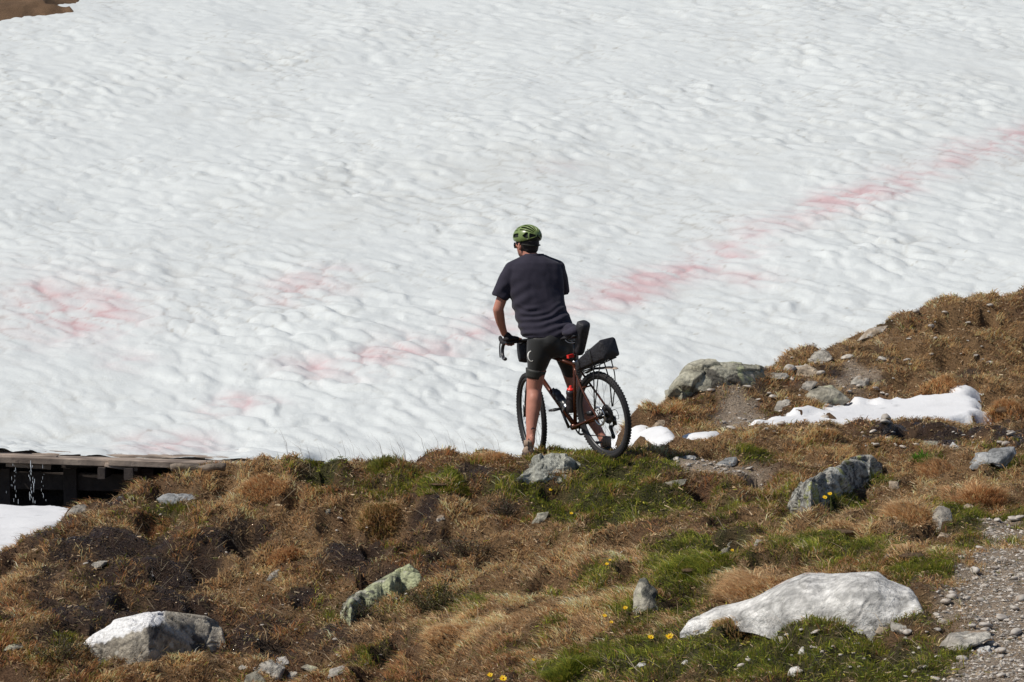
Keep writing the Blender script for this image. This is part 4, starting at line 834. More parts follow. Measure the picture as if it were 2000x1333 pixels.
tussock(740, 1010, .16, .13, 1500, P_DRY + P_OLIVE, 'hanging straw-yellow tuft under the crest', (1.2, 2.4), dirb=-1.7, hump=.08)
tussock(520, 960, .17, .12, 1400, P_DRY + P_RUST[:1], 'brown tuft hanging over the bank near the footbridge', (1.0, 2.2), dirb=-2.2, hump=.07)
tussock(1110, 1318, .13, .13, 1400, P_GREEN, 'dense dark green tuft cut by the bottom edge', (.3, 1.1), hump=.05)
tussock(1350, 1120, .14, .13, 1500, P_GREEN, 'long green tuft left of the straw tuft', (.6, 1.5), dirb=2.9, hump=.05)
tussock(1390, 1100, .12, .11, 900, P_GREEN, 'green tuft below the low grey stone', (.5, 1.3), hump=.04)
tussock(560, 1090, .15, .10, 1100, P_DRY + P_RUST, 'tan tuft overhanging two dark holes in the bank', (1.0, 2.2), dirb=-1.6, hump=.08)
tussock(880, 1240, .17, .11, 1300, P_DRY, 'swept straw tuft right of the pile of stones', (1.2, 2.4), dirb=3.7, hump=.05)
tussock(300, 1050, .16, .08, 1000, P_RUST + P_DRY[:1], 'rust-brown tuft in the wet slope at left', (.9, 2.0), dirb=-2.4, hump=.06)
tussock(1830, 790, .22, .12, 1300, P_DRY + P_RUST[:1], 'golden tuft overhanging the right end of the snow patch', (1.0, 2.2), dirb=-1.6, hump=.10)
tussock(1965, 800, .20, .12, 1200, P_DRY + P_RUST[:2], 'golden tuft at the right edge by the snow patch', (1.0, 2.2), dirb=-1.8, hump=.10)
e = tussock(1805, 903, .075, .13, 110, [(.10, .20, .02), (.14, .26, .03), (.08, .16, .02)], 'bright green broad-leaved plant near the mud strip', (.2, .9), name='leafy_plant', cat='plant', W_=(.010, .018), group='leafy plants')
# dwarf shrubs
M['shrub_leaf'] = mat('shrub_leaf', attr=True, rough=.55, spec=.35, trans=.25)
M['twig'] = mat('twig', (.09, .06, .045), rough=.85)
def shrub(u, v, r, n, label, pal):
    h = hit(u, v); e = empty('dwarf_shrub', tuple(h), label, 'shrub', 'dwarf shrubs'); m = MB(); ends = []
    for k in range(26):
        a, q = rng.uniform(0, 6.28), r * math.sqrt(rng.random()); t = np.array([q * math.cos(a), q * math.sin(a) * .8, r * rng.uniform(.45, .85) * (1.1 - q / r * .5)])
        s = spline([t * [.25, .25, -.1], t * [.6, .6, .45] + rng.normal(size=3) * .01, t], 7); m.tube(s, np.linspace(.004, .0015, 7), 5); ends.append(s)
    m.build('twigs', M['twig'], e)
    V, T, C = [], [], []
    for i in range(n):
        s = ends[rng.integers(len(ends))]; p = s[rng.integers(2, 7)] + rng.normal(size=3) * .022; d = rng.normal(size=3) + [0, 0, .5]; d /= np.linalg.norm(d); w = np.cross(d, rng.normal(size=3)); w /= np.linalg.norm(w); l = rng.uniform(.008, .017)
        V += [p, p + d * l * .5 + w * l * .3, p + d * l, p + d * l * .5 - w * l * .3]; T.append([4 * i, 4 * i + 1, 4 * i + 2, 4 * i + 3])
    C = np.repeat(np.clip(pick(pal, n), .01, .5), 4, 0)
    obj('foliage', mesh_np('foliage', np.array(V), np.array(T), False, C), M['shrub_leaf'], e)
PS = [(.05, .06, .02), (.09, .085, .025), (.13, .11, .03), (.06, .04, .02)]
shrub(858, 1195, .25, 3800, 'dark green dwarf shrub right of the lichen slab', PS)
shrub(115, 1290, .20, 1500, 'dark dwarf shrub left of the quartz-veined boulder', PS)
shrub(700, 1215, .16, 900, 'sparse dwarf shrub at the lower end of the lichen slab', PS)
shrub(985, 1010, .17, 1600, 'purple-brown dwarf shrub in the middle of the bank', [(.07, .045, .035), (.09, .06, .04), (.06, .07, .025)])
shrub(915, 1090, .2, 1700, 'brown heathery shrub above the dark green one', [(.08, .05, .035), (.11, .07, .04), (.07, .07, .025)])
# yellow flowers
M['petal'] = mat('petal', (.85, .56, .012), rough=.5, trans=.25)
M['flower_eye'] = mat('flower_eye', (.7, .33, .01), rough=.8)
M['stem'] = mat('stem', (.16, .19, .05), rough=.6)
def flower(u, v, L, r, label, tilt=(0, -.6)):
    """(u, v): where the flower head shows"""
    h = hit(u, v + L / K / 24 * .8); b = np.array(h); e = empty('yellow_flower', tuple(h), label, 'flower', 'yellow flowers')
    top = np.array(PT(u, v, b[1] - .01)) - b; MB().tube(spline([[0, 0, -.02], top * .5 + [.008, 0, 0], top], 8), .0017, 6).build('stem', M['stem'], e)
    nrm = np.array([tilt[0], tilt[1], .8]); nrm /= np.linalg.norm(nrm); x = np.cross(nrm, [0, 1, .2]); x /= np.linalg.norm(x); y = np.cross(nrm, x); m = MB(); np_ = 9
    for k in range(np_):
        a = k * 6.283 / np_ + rng.uniform(-.1, .1); d = math.cos(a) * x + math.sin(a) * y; w = -math.sin(a) * x + math.cos(a) * y; rr = r * rng.uniform(.85, 1.1)
        p = [top + d * rr * t + w * rr * s + nrm * rr * (.25 * t * t) for t, s in ((.1, -.08), (.1, .08), (.6, .27), (1.0, .14), (1.05, 0), (1.0, -.14), (.6, -.27))]
        m.add(p, [[0, 1, 2, 6], [6, 2, 3, 5]], [[5, 3, 4]])
    hd_ = m.build('petals', M['petal'], e); MB().ell(top + nrm * r * .08, (r * .32,) * 3, 10, 7).build('flower_centre', M['flower_eye'], hd_)
    m = MB()
    for k in range(4):
        a = rng.uniform(0, 6.28); d = np.array([math.cos(a), math.sin(a), .35]); w = np.array([-d[1], d[0], 0]); l = rng.uniform(.03, .05); m.add([[0, 0, 0], d * l * .5 + w * l * .16, d * l, d * l * .5 - w * l * .16], [[0, 1, 2, 3]])
    m.build('leaf', M['stem'], e)
for a in ((1075, 957, .05, .014, 'yellow flower in turf right below the flat slab'), (1116, 1003, .05, .013, 'small yellow flower in green turf left of the gravel strip'), (1185, 1102, .06, .013, 'yellow flower above the pointed stone, nearest the straw'),
          (1191, 1094, .07, .010, 'tiny yellow flower just above another in the bank middle'), (1221, 1188, .06, .016, 'yellow flower touching the pointed upright stone'), (1181, 1203, .05, .014, 'yellow flower low left of the pointed stone'),
          (1194, 1216, .05, .013, 'yellow flower bud below left of the pointed stone'), (1271, 1245, .06, .019, 'left flower of the pair in dark grass near the bottom'), (1307, 1244, .06, .024, 'right and largest flower of the pair near the bottom'),
          (957, 1319, .06, .017, 'upper left yellow flower at the bottom edge'), (982, 1326, .05, .022, 'lower right yellow flower at the bottom edge'), (1611, 972, .16, .018, 'orange-yellow flower in front of the lichen boulder, left of two'),
          (1621, 965, .18, .017, 'orange-yellow flower in front of the lichen boulder, right of two'), (1756, 985, .06, .013, 'pale yellow flower in straw right of the lichen boulder'), (1430, 1076, .05, .014, 'pale yellow flower at the right end of the low grey stone'),
          (1042, 1289, .05, .012, 'orange flower in straw near the bottom middle')):
    flower(*a)

M['frame_paint'] = mat('frame_paint', (.085, .024, .010), rough=0.26, metal=0.4, spec=0.5, var=.15)
M['black_metal'] = mat('black_metal', (.018, .017, .018), rough=0.38, spec=0.5)
M['rubber'] = mat('rubber', (.024, .022, .023), rough=0.75, spec=0.3, bump=.3, bscale=120, bdist=.002)
M['rim_black'] = mat('rim_black', (.03, .029, .03), rough=0.4)
M['steel'] = mat('steel', (.55, .55, .56), rough=0.28, metal=1.0)
M['bag_black'] = mat('bag_black', (.022, .021, .025), rough=0.55, spec=.4, var=.25, vscale=30, bump=.8, bscale=16, bdist=.02)
M['red_plastic'] = mat('red_plastic', (.75, .03, .02), rough=0.35)
M['bottle_grey'] = mat('bottle_grey', (.045, .036, .04), rough=0.35, spec=.5, var=.2)
M['bottle_black'] = mat('bottle_black', (.028, .03, .035), rough=0.3, spec=.5)
M['flap_beige'] = mat('flap_beige', (.5, .4, .32), rough=0.5, trans=.3)
M['chain'] = mat('chain', (.12, .11, .10), rough=0.45, metal=.8)

# ------------------------------------------------------------------ bicycle (x forward, y left, z up; origin where the rear tyre meets the ground)
HEAD, LEAN, NOSE = rad(33), rad(10), rad(-3.2)
B0 = np.array(V3(1194, 896, 28.0))
fw = np.array([-math.sin(HEAD) * math.cos(NOSE), math.cos(HEAD) * math.cos(NOSE), math.sin(NOSE)])
lf0 = np.array([-math.cos(HEAD), -math.sin(HEAD), 0.0]); up0 = np.cross(fw, lf0)
lf = lf0 * math.cos(LEAN) - up0 * math.sin(LEAN); up = up0 * math.cos(LEAN) + lf0 * math.sin(LEAN)
BR = np.stack([fw, lf, up], 1)                      # columns
def bw(p): return np.asarray(p, float) @ BR.T + B0     # bike -> world
bike = empty('bicycle', B0.tolist(), 'copper brown gravel bike with black tyres leaning under its rider', 'bicycle')
bike.rotation_mode = 'QUATERNION'; bike.rotation_quaternion = Matrix(BR.tolist()).to_quaternion()

AX0, AX1, BBp = np.array([0, 0, .348]), np.array([1.05, 0, .348]), np.array([.425, 0, .258])
ST = np.array([-math.cos(rad(73.5)), 0, math.sin(rad(73.5))])       # seat tube direction
stop = BBp + ST * .545; sclamp = BBp + ST * .71
SA = np.array([-math.cos(rad(71)), 0, math.sin(rad(71))])           # steering axis
crown = AX1 + SA * .405 - np.array([.045 * math.sin(rad(71)), 0, .045 * math.cos(rad(71))]); htop = crown + SA * .19
STEER = rad(-17)
def steer(v):
    v = np.asarray(v, float) - crown; c, s = math.cos(STEER), math.sin(STEER); k = SA
    return v * c + np.cross(k, v) * s + np.outer(v @ k, k) * (1 - c) + crown
m = MB()
m.tube([BBp - ST * .01, stop], .0155, 14); m.tube([htop - SA * .02, stop - ST * .03], .0150, 14); m.tube([crown + SA * .025, BBp], .0195, 16)
m.tube([crown + SA * .002, htop], .0215, 16); m.disc(BBp, .024, .035)
for s in (1, -1):
    m.tube(spline([stop - ST * .03 + [0, s * .012, 0], [.16, s * .05, .56], [0.02, s * .066, .375], AX0 + [0, s * .068, 0]], 14), .0085, 10)
    m.tube(spline([BBp + [-.01, s * .03, 0], [.25, s * .055, .29], AX0 + [0, s * .068, 0]], 12), .0105, 10)
m.tube([[.17, .047, .575], [.17, -.047, .575]], .007, 8)
m.build('frame', M['frame_paint'], bike)
m = MB().tube([stop - ST * .01, sclamp], .0138, 12); m.build('seat_post', M['black_metal'], bike)
m = MB().disc(stop - ST * .005, .019, .012, ST, 16); m.build('seat_clamp', M['steel'], bike)
# saddle: nose at the front, wide and lifted at the back
R = []
for x, w, z, th in ((.17, .018, -.012, .012), (.13, .022, -.004, .016), (.05, .030, .0, .02), (-.02, .052, .004, .024), (-.07, .074, .012, .028), (-.105, .070, .02, .026), (-.12, .045, .022, .016)):
    a = np.arange(16) * 2 * np.pi / 16
    R.append(np.stack([np.full(16, x), w * np.cos(a), z + th * np.sin(a) * np.where(np.sin(a) < 0, .6, 1)], -1) + sclamp + [0, 0, .035])
MB().rings(R).build('saddle', M['bag_black'], bike)
m = MB()
for s in (1, -1): m.tube(spline([sclamp + [.12, s * .012, .025], sclamp + [.05, s * .022, -.002], sclamp + [-.05, s * .022, -.002], sclamp + [-.1, s * .03, .03]], 12), .0035, 6)
m.build('saddle_rail', M['steel'], bike)

def wheel(name, c, rear, f=lambda v: v):
    w = bpy.data.objects.new(name, None); COL.objects.link(w); w.parent = bike
    th = np.arange(72) * 2 * np.pi / 72
    ring = lambda r, y=0.0: np.stack([c[0] + r * np.cos(th), np.full(72, y), c[2] + r * np.sin(th)], -1)
    m = MB().tube(ring(.3255), .0225, 12, True, up=(0, 1, 0))
    ty = m.xf(f).build('tyre', M['rubber'], w)
    k = MB()
    for i in range(84):
        a = i * 2 * math.pi / 84; o = .0115 if i % 2 else 0.004
        for y in (-.0165, -o + .003, .0165):
            rr = .3255 + math.sqrt(max(.0225 ** 2 - y * y, 0)); rot = np.array([[math.cos(a), 0, -math.sin(a)], [0, 1, 0], [math.sin(a), 0, math.cos(a)]])
            k.box([c[0] + rr * math.cos(a), y, c[2] + rr * math.sin(a)], (.0032, .0038, .0055), rot)
    k.xf(f).build('tread', M['rubber'], w, smooth=False)
    m = MB()
    R_ = [ring(.304, -.0125), ring(.311, -.0125), ring(.311, .0125), ring(.304, .0125), ring(.286, .006), ring(.286, -.006)]
    m.rings(np.stack(R_, 0), False, True).xf(f).build('rim', M['rim_black'], w)
    m = MB().disc(c, .018, .045); m.disc(np.add(c, [0, .03, 0]), .028, .003); m.disc(np.add(c, [0, -.03, 0]), .028, .003); m.disc(c, .007, .07, n=10)
    m.xf(f).build('hub', M['black_metal'], w)
    m = MB()
    for i in range(28):
        a = i * 2 * math.pi / 28; s = 1 if i % 2 else -1; b = a + (1 if (i // 2) % 2 else -1) * .55
        m.tube([[c[0] + .027 * math.cos(b), s * .031, c[2] + .027 * math.sin(b)], [c[0] + .288 * math.cos(a), 0, c[2] + .288 * math.sin(a)]], .0011, 4)
    m.xf(f).build('spokes', M['black_metal'], w)
    m = MB().disc(np.add(c, [0, .045, 0]), .08, .0012, r0=.062, n=40)
    for i in range(6):
        a = i * math.pi / 3
        m.box(np.add(c, [.045 * math.cos(a), .045, .045 * math.sin(a)]), (.022, .001, .004), np.array([[math.cos(a), 0, -math.sin(a)], [0, 1, 0], [math.sin(a), 0, math.cos(a)]]))
    m.xf(f).build('brake_rotor', M['steel'], w)
    if rear:
        m = MB()
        for i in range(9): m.disc(np.add(c, [0, -.036 - i * .0042, 0]), .078 - i * .0058, .0009, n=36, r0=.02)
        m.disc(np.add(c, [0, -.052, 0]), .026, .02)
        m.build('cassette', M['black_metal'], w)
        MB().disc(np.add(c, [0, -.074, 0]), .016, .002).build('lockring', M['steel'], w)
    return w
wheel('rear_wheel', AX0, True)
wheel('front_wheel', AX1, False, steer)
# fork, stem, bars
m = MB()
for s in (1, -1): m.tube(spline([crown + [0, s * .03, -.005], crown + [.012, s * .05, -.06], crown * .5 + AX1 * .5 + [.0, s * .055, 0], AX1 + [0, s * .058, 0]], 14), np.linspace(.015, .009, 14), 10)
m.tube([crown + [0, .034, -.002], crown + [0, -.034, -.002]], .018, 12)
m.xf(steer).build('fork', M['black_metal'], bike)
sttop = htop + SA * .05; barc = sttop + np.array([.075, 0, .02])
m = MB().tube([htop, sttop + SA * .022], .018, 14); m.tube([sttop, barc], .0155, 12); m.xf(steer).build('stem', M['black_metal'], bike)
m = MB(); HOOD = {}
for s in (1, -1):
    m.tube(spline([barc, barc + [0, s * .10, 0], barc + [.005, s * .185, -.002], barc + [.045, s * .213, -.008], barc + [.085, s * .218, -.04], barc + [.088, s * .224, -.085], barc + [.055, s * .23, -.122], barc + [.0, s * .236, -.13], barc + [-.035, s * .24, -.128]], 40), .0145, 10)
    HOOD[s] = barc + [.075, s * .214, .012]
m.xf(steer).build('handlebar', M['black_metal'], bike)
for s in (1, -1):
    h = MB().tube(spline([barc + [.04, s * .212, -.004], barc + [.085, s * .216, .004], barc + [.125, s * .217, .028], barc + [.135, s * .217, .05]], 12), [.016, .017, .018, .019, .019, .019, .018, .018, .017, .016, .014, .009], 12).xf(steer).build('brake_hood', M['rubber'], bike)
    MB().tube(spline([barc + [.125, s * .217, .02], barc + [.15, s * .222, -.03], barc + [.135, s * .232, -.09], barc + [.12, s * .236, -.12]], 12), .0065, 8, flat=.6).xf(steer).build('brake_lever', M['black_metal'], h)
# drivetrain
CR = np.array([.05, 0, .162]); CR = CR / np.linalg.norm(CR) * .17
crank = MB().disc(BBp + [0, -.045, 0], .083, .0018, n=44, r0=.066).disc(BBp + [0, -.043, 0], .03, .006)
for i in range(4):
    a = i * math.pi / 2 + .5
    crank.box(BBp + [.045 * math.cos(a), -.045, .045 * math.sin(a)], (.026, .002, .007), np.array([[math.cos(a), 0, -math.sin(a)], [0, 1, 0], [math.sin(a), 0, math.cos(a)]]))
crank.build('chainring', M['black_metal'], bike)
for s in (1, -1):
    e = BBp + s * CR + [0, s * .075, 0]
    c = MB().tube([BBp + [0, s * .06, 0], e], [.015, .011], 10, flat=.7).build('crank_arm', M['black_metal'], bike)
    p = MB().tube([e, e + [0, s * .02, 0]], .008, 8)
    pe = e + [0, s * .055, 0]
    p.box(pe + [.034, 0, 0], (.005, .034, .008)).box(pe - [.034, 0, 0], (.005, .034, .008)).box(pe + [0, .034, 0], (.034, .004, .007)).box(pe - [0, .034, 0], (.034, .004, .007)).tube([e, e + [0, s * .09, 0]], .009, 8)
    p.build('pedal', M['black_metal'], c)
r1, r2 = .076, .05; cy = -.047
path = [BBp + [r1 * math.cos(a), cy, r1 * math.sin(a)] for a in np.linspace(math.pi / 2, -math.pi / 2, 12)]
path += [np.array([.09, cy - .006, .165]), np.array([.03, cy - .01, .15]), np.array([.005, cy - .012, .185]), np.array([.035, cy - .012, .235]), np.array([.02, cy - .012, .29])]
path += [AX0 + [r2 * math.cos(a), cy - .008, r2 * math.sin(a)] for a in np.linspace(-.6, math.pi / 2, 8)[0:]]
MB().tube(path, .0042, 6, True, up=(0, 1, 0)).build('chain', M['chain'], bike, smooth=False)
m = MB().box([-.012, -.082, .285], (.016, .010, .035)).tube([[0, -.075, .335], [-.02, -.085, .30], [.0, -.08, .255], [.025, -.065, .228], [.012, -.064, .165]], .0105, 8)
m.disc([.025, -.062, .232], .022, .005, n=18).disc([.01, -.062, .165], .022, .005, n=18).tube([[.025, -.07, .235], [.008, -.07, .16]], .011, 8, flat=.4).tube([[.025, -.054, .235], [.008, -.054, .16]], .009, 8, flat=.4)
m.build('rear_derailleur', M['black_metal'], bike)
MB().tube(spline([[-.01, -.085, .305], [-.06, -.095, .30], [-.055, -.085, .37], [.02, -.07, .36]], 16), .0022, 6).build('gear_cable', M['black_metal'], bike)
# brake calipers
MB().box([.09, .062, .375], (.03, .014, .017)).build('brake_caliper', M['black_metal'], bike)
MB().box(AX1 + [-.055, .065, .065], (.014, .014, .03)).xf(steer).build('brake_caliper', M['black_metal'], bike)
# rack
zr = lambda x: .742 - .22 * x
m = MB()
for y in (-.052, .052): m.tube([[.20, y, zr(.20)], [-.235, y, zr(-.235)]], .0048, 8)
for x in (.19, .05, -.09, -.23): m.tube([[x, -.052, zr(x)], [x, .052, zr(x)]], .0045, 8)
for y in (-1, 1):
    m.tube(spline([[-.06, y * .052, zr(-.06)], [-.05, y * .075, .60], [-.012, y * .085, .40]], 10), .0052, 8)
    m.tube(spline([[-.16, y * .052, zr(-.16)], [-.12, y * .085, .62], [-.018, y * .088, .40]], 10), .0045, 8)
    m.tube(spline([[.19, y * .052, zr(.19)], [.22, y * .035, .69], [.245, y * .022, .66]], 8), .0045, 8)
m.tube([[-.235, 0, zr(-.235)], [-.245, 0, zr(-.235) - .03]], .004, 8)
m.build('rear_rack', M['black_metal'], bike)
m = MB(); R = []
for x, z, w in ((.16, .685, .022), (.02, .722, .026), (-.10, .725, .03), (-.19, .728, .036)):
    R.append(np.array([[x, -w, z - .006], [x, 0, z + .006], [x, w, z - .006], [x, w, z - .009], [x, 0, z + .003], [x, -w, z - .009]]))
m.rings(R).build('mudguard', M['black_metal'], bike)
R = []
for x, z, w in ((-.19, .731, .036), (-.24, .727, .034), (-.285, .719, .02), (-.30, .716, .006)):
    R.append(np.array([[x, -w, z - .005], [x, 0, z + .004], [x, w, z - .005], [x, w, z - .008], [x, 0, z + .001], [x, -w, z - .008]]))
MB().rings(R).build('mudguard_tip', M['flap_beige'], bike)
# rear light and bottle cages
lp = BBp + ST * .60
m = MB().box(lp + [-.02, .055, 0.0], (.014, .026, .013)); l = m.build('rear_light', M['red_plastic'], bike, smooth=False)
MB().disc(lp, .0175, .009, ST, 14).build('light_mount', M['black_metal'], bike)
DT = (crown - BBp) / np.linalg.norm(crown - BBp); DN = np.array([-DT[2], 0, DT[0]]); SN = np.array([ST[2], 0, -ST[0]])
for base, d, n in ((BBp + DT * .13, DT, DN), (BBp + ST * .10, ST, SN)):
    m = MB()
    for s in (-1, 1): m.tube(spline([base + n * .02 + [0, s * .012, 0], base + n * .06 + d * -.0 + [0, s * .034, 0], base + n * .075 + d * .08 + [0, s * .033, 0], base + n * .04 + d * .14 + [0, s * .038, 0], base + n * .02 + d * .10 + [0, s * .012, 0]], 20), .0028, 6)
    m.build('bottle_cage', M['black_metal'], bike)
def bottle(name, base, d, n, L, r, body, capm, label, extra=None):
    d = np.asarray(d); c = base + n * (.024 + r)
    prof = ((0, r * .86), (.006, r), (.055 * L / .19, r), (.06 * L / .19, r * .965), (.066 * L / .19, r), (L * .62, r), (L * .66, r * .90), (L * .72, r * .90), (L * .76, r), (L * .86, r), (L * .93, r * .8))
    y = np.array([0, 1.0, 0]); x = np.cross(y, d); a = np.arange(22) * 2 * np.pi / 22
    R = [bw(c + d * h + rr * (np.cos(a)[:, None] * x + np.sin(a)[:, None] * y)) for h, rr in prof]
    b0 = bw(c); e = empty(name, b0.tolist(), label, 'bottle')
    MB().rings(np.array(R) - b0).build('body', body, e)
    prof2 = ((L * .93, r * .82), (L * .96, r * .80), (L, r * .55), (L * 1.02, r * .3), (L * 1.09, r * .3), (L * 1.10, r * .2))
    MB().rings(np.array([bw(c + d * h + rr * (np.cos(a)[:, None] * x + np.sin(a)[:, None] * y)) for h, rr in prof2]) - b0).build('cap', capm, e)
    if extra:
        z0, z1, mm = extra
        MB().rings(np.array([bw(c + d * h + r * 1.012 * (np.cos(a)[:, None] * x + np.sin(a)[:, None] * y)) for h in (z0, z1)]) - b0, cap=False).build('band', mm, e)
bottle('water_bottle', BBp + DT * .14, DT, DN, .215, .0345, M['bottle_black'], M['bottle_black'], 'black water bottle with a silver base on the sloping down tube', (.012, .035, M['steel']))
bottle('water_bottle', BBp + ST * .105, ST, SN, .20, .0365, M['bottle_grey'], M['red_plastic'], 'dark grey water bottle with a red cap on the seat tube')
# bags
def bag(name, rings, label, m=None, n=28, ex=3.2):
    """rings: (centre, half-width vector, half-height vector) in bike space"""
    a = np.arange(n) * 2 * np.pi / n; ca, sa = np.cos(a), np.sin(a)
    ca = np.sign(ca) * np.abs(ca) ** (2 / ex); sa = np.sign(sa) * np.abs(sa) ** (2 / ex); R = []
    for c, wv, hv in rings: R.append(bw(np.asarray(c, float) + ca[:, None] * np.asarray(wv, float) + sa[:, None] * np.asarray(hv, float)))
    b0 = np.array(R[0]).mean(0); e = empty(name, b0.tolist(), label, 'bag')
    MB().rings(np.array(R) - b0).build('body', m or M['bag_black'], e)
    return e, b0
rg = []
for x, w, hh in ((.20, .05, .02), (.185, .06, .034), (.10, .07, .045), (-.03, .072, .058), (-.13, .074, .068), (-.20, .076, .074), (-.215, .078, .076), (-.222, .078, .073)):
    rg.append(((x - .25 * hh, 0, zr(x) + .012 + hh), (0, w, 0), (.18 * hh, 0, hh)))
e, b0 = bag('rack_bag', rg, 'black roll bag lying lengthwise on the rear rack', ex=8)
for x in (.12, -.06):
    i = np.interp(-x, [-.20, .03, .222], [.03, .058, .076]); w = .076
    R = []
    for xx in (x - .011, x + .011):
        a = np.arange(28) * 2 * np.pi / 28; ca, sa = np.cos(a), np.sin(a); ca = np.sign(ca) * np.abs(ca) ** .5; sa = np.sign(sa) * np.abs(sa) ** .5
        R.append(bw(np.array([xx - .25 * i, 0, zr(xx) + .012 + i]) + ca[:, None] * np.array([0, w + .004, 0]) + sa[:, None] * np.array([.18 * i, 0, i + .005])))
    MB().rings(np.array(R) - b0, cap=False).build('strap', M['black_metal'], e)
MB().tube(bw(np.array([[.075 + .03 * math.cos(t), .0, zr(.07) + .105 + .028 * math.sin(t)] for t in np.linspace(0, 2 * math.pi, 18)[:-1]])) - b0, .004, 6, True).build('handle_loop', M['black_metal'], e)
MB().box(bw([.03, 0, zr(.03) + .128]) - b0, (.022, .012, .012)).build('buckle', M['black_metal'], e)
# saddle pack: narrow at the post, wide at its raised end
q0, q1 = sclamp + np.array([-.035, 0, -.10]), sclamp + np.array([-.16, -.01, .15])
dv = (q1 - q0) / np.linalg.norm(q1 - q0); hv = np.cross(dv, [0, 1, 0]); L = np.linalg.norm(q1 - q0); rg = []
for t, w, hh in ((0, .028, .025), (.08, .036, .034), (.35, .040, .042), (.65, .046, .048), (.9, .050, .050), (.97, .047, .045), (1.0, .034, .032)):
    rg.append((q0 + dv * L * t, (0, w, 0), hv * hh))
bag('saddle_bag', rg, 'black rounded pack standing up behind the saddle', ex=2.8)
# bag hanging under the handlebar
rg = []
for y, r in ((-.10, .045), (-.095, .058), (-.05, .066), (.05, .066), (.095, .058), (.10, .045)):
    rg.append((np.array(barc) + [.055, y, -.085], (r * .8, 0, 0), (0, 0, r * 1.45)))
bag('handlebar_bag', [(steer([c])[0], steer([np.array(c) + w])[0] - steer([c])[0], steer([np.array(c) + h])[0] - steer([c])[0]) for c, w, h in rg], 'black pouch hanging below the handlebar beside the left thigh', ex=3)

# ------------------------------------------------------------------ rider
def skin_mat():
    m = mat('skin', (.46, .20, .14), rough=0.55, spec=.35, var=.12, vscale=14)
    return m
M['skin'] = skin_mat()
M['shirt'] = mat('shirt', (.030, .027, .041), rough=0.85, spec=.15, sheen=.08, var=.08, vscale=60, bump=.25, bscale=180, bdist=.002)
M['shorts'] = mat('shorts', (.017, .017, .016), rough=0.62, spec=.35, sheen=.15, bump=.2, bscale=150, bdist=.002)
M['shorts_cuff'] = mat('shorts_cuff', (.034, .034, .030), rough=0.6)
M['glove'] = mat('glove', (.02, .016, .017), rough=0.8)
M['hair'] = mat('hair', (.018, .012, .010), rough=0.7, bump=.8, bscale=160, bdist=.004)
M['helmet_green'] = mat('helmet_green', (.17, .23, .075), rough=0.32, spec=.5, var=.06)
M['helmet_dark'] = mat('helmet_dark', (.014, .016, .012), rough=0.7)
M['lens'] = mat('lens', (.012, .014, .02), rough=0.08, spec=.7)
M['shoe_beige'] = mat('shoe_beige', (.30, .22, .16), rough=0.8, var=.25, vscale=40)
M['shoe_dark'] = mat('shoe_dark', (.02, .017, .017), rough=0.7)
M['sole'] = mat('sole', (.06, .038, .028), rough=0.8)
M['print_white'] = mat('print_white', (.75, .74, .70), rough=0.6)
M['ink'] = mat('ink', (.03, .025, .03), rough=0.6)

hoodL, hoodR = bw(steer([HOOD[1]])[0]), bw(steer([HOOD[-1]])[0])
P = lambda u, v, y: PT(u, v, y)
footL = P(1033, 893, 28.28)
person = empty('person', footL.tolist(), 'cyclist in a black short-sleeved top and green helmet astride a bike, seen from behind', 'person')
def off(mb): return mb.xf(lambda v: v - footL)
body = MB()
def limb(mb, pts, rs, n=20, m=18, flat=1.0, balls=True):
    pts = np.asarray(pts, float); s = spline(pts, m) if len(pts) > 2 else np.linspace(pts[0], pts[1], m)
    r = np.interp(np.linspace(0, 1, m), np.linspace(0, 1, len(rs)), rs); mb.tube(s, r, n, flat=flat)
    if balls:
        for i in (0, -1): mb.ell(s[i], (r[i] * .99,) * 3, 16, 10)
    return s
hipL, hipR = P(1057, 664, 28.38), P(1102, 664, 28.52)
kneeL, ankL = P(1043, 760, 28.42), P(1036, 864, 28.31)
kneeR, ankR = P(1124, 762, 28.66), P(1180, 862, 28.50)
shL, shR = P(996, 527, 28.52), P(1091, 524, 28.68)
elL, wrL = P(973, 604, 28.52), P(985, 652, 28.62)
elR, wrR = P(1088, 592, 28.92), hoodR + np.array([-.03, -.06, .07])
neck0, head0 = P(1042, 506, 28.60), P(1029, 474, 28.64)
# legs
limb(body, [hipL, P(1050, 710, 28.39), kneeL], [.092, .08, .062])
limb(body, [kneeL, P(1042.5, 786, 28.385), P(1038.5, 826, 28.35), ankL], [.058, .060, .0615, .056, .046, .038, .034], m=24)
body.ell(P(1043, 786, 28.372), (.054, .05, .085)); body.ell(P(1039, 860, 28.30), (.026, .03, .05))
limb(body, [hipR, P(1112, 712, 28.6), kneeR], [.092, .08, .058])
limb(body, [kneeR, P(1140, 792, 28.61), P(1162, 830, 28.55), ankR], [.057, .059, .058, .052, .043, .036, .034], m=24)
for a, h in ((ankL, P(1031, 884, 28.36)), (ankR, P(1183, 880, 28.57))):
    body.tube([a, (a + h) / 2, h], [.034, .036, .03], 14); body.ell(h, (.032, .06, .025))
# trunk
limb(body, [(hipL + hipR) / 2 + [0, 0, .02], P(1070, 600, 28.52), P(1045, 540, 28.60), neck0], [.11, .095, .095, .115, .11, .055], m=20)
body.ell((hipL + hipR) / 2, (.14, .10, .10)); limb(body, [shL + [.02, 0, -.012], shR + [-.02, 0, -.012]], [.052, .052])
limb(body, [neck0 - [0, 0, .04], head0 - [0, .01, .05]], [.064, .056])
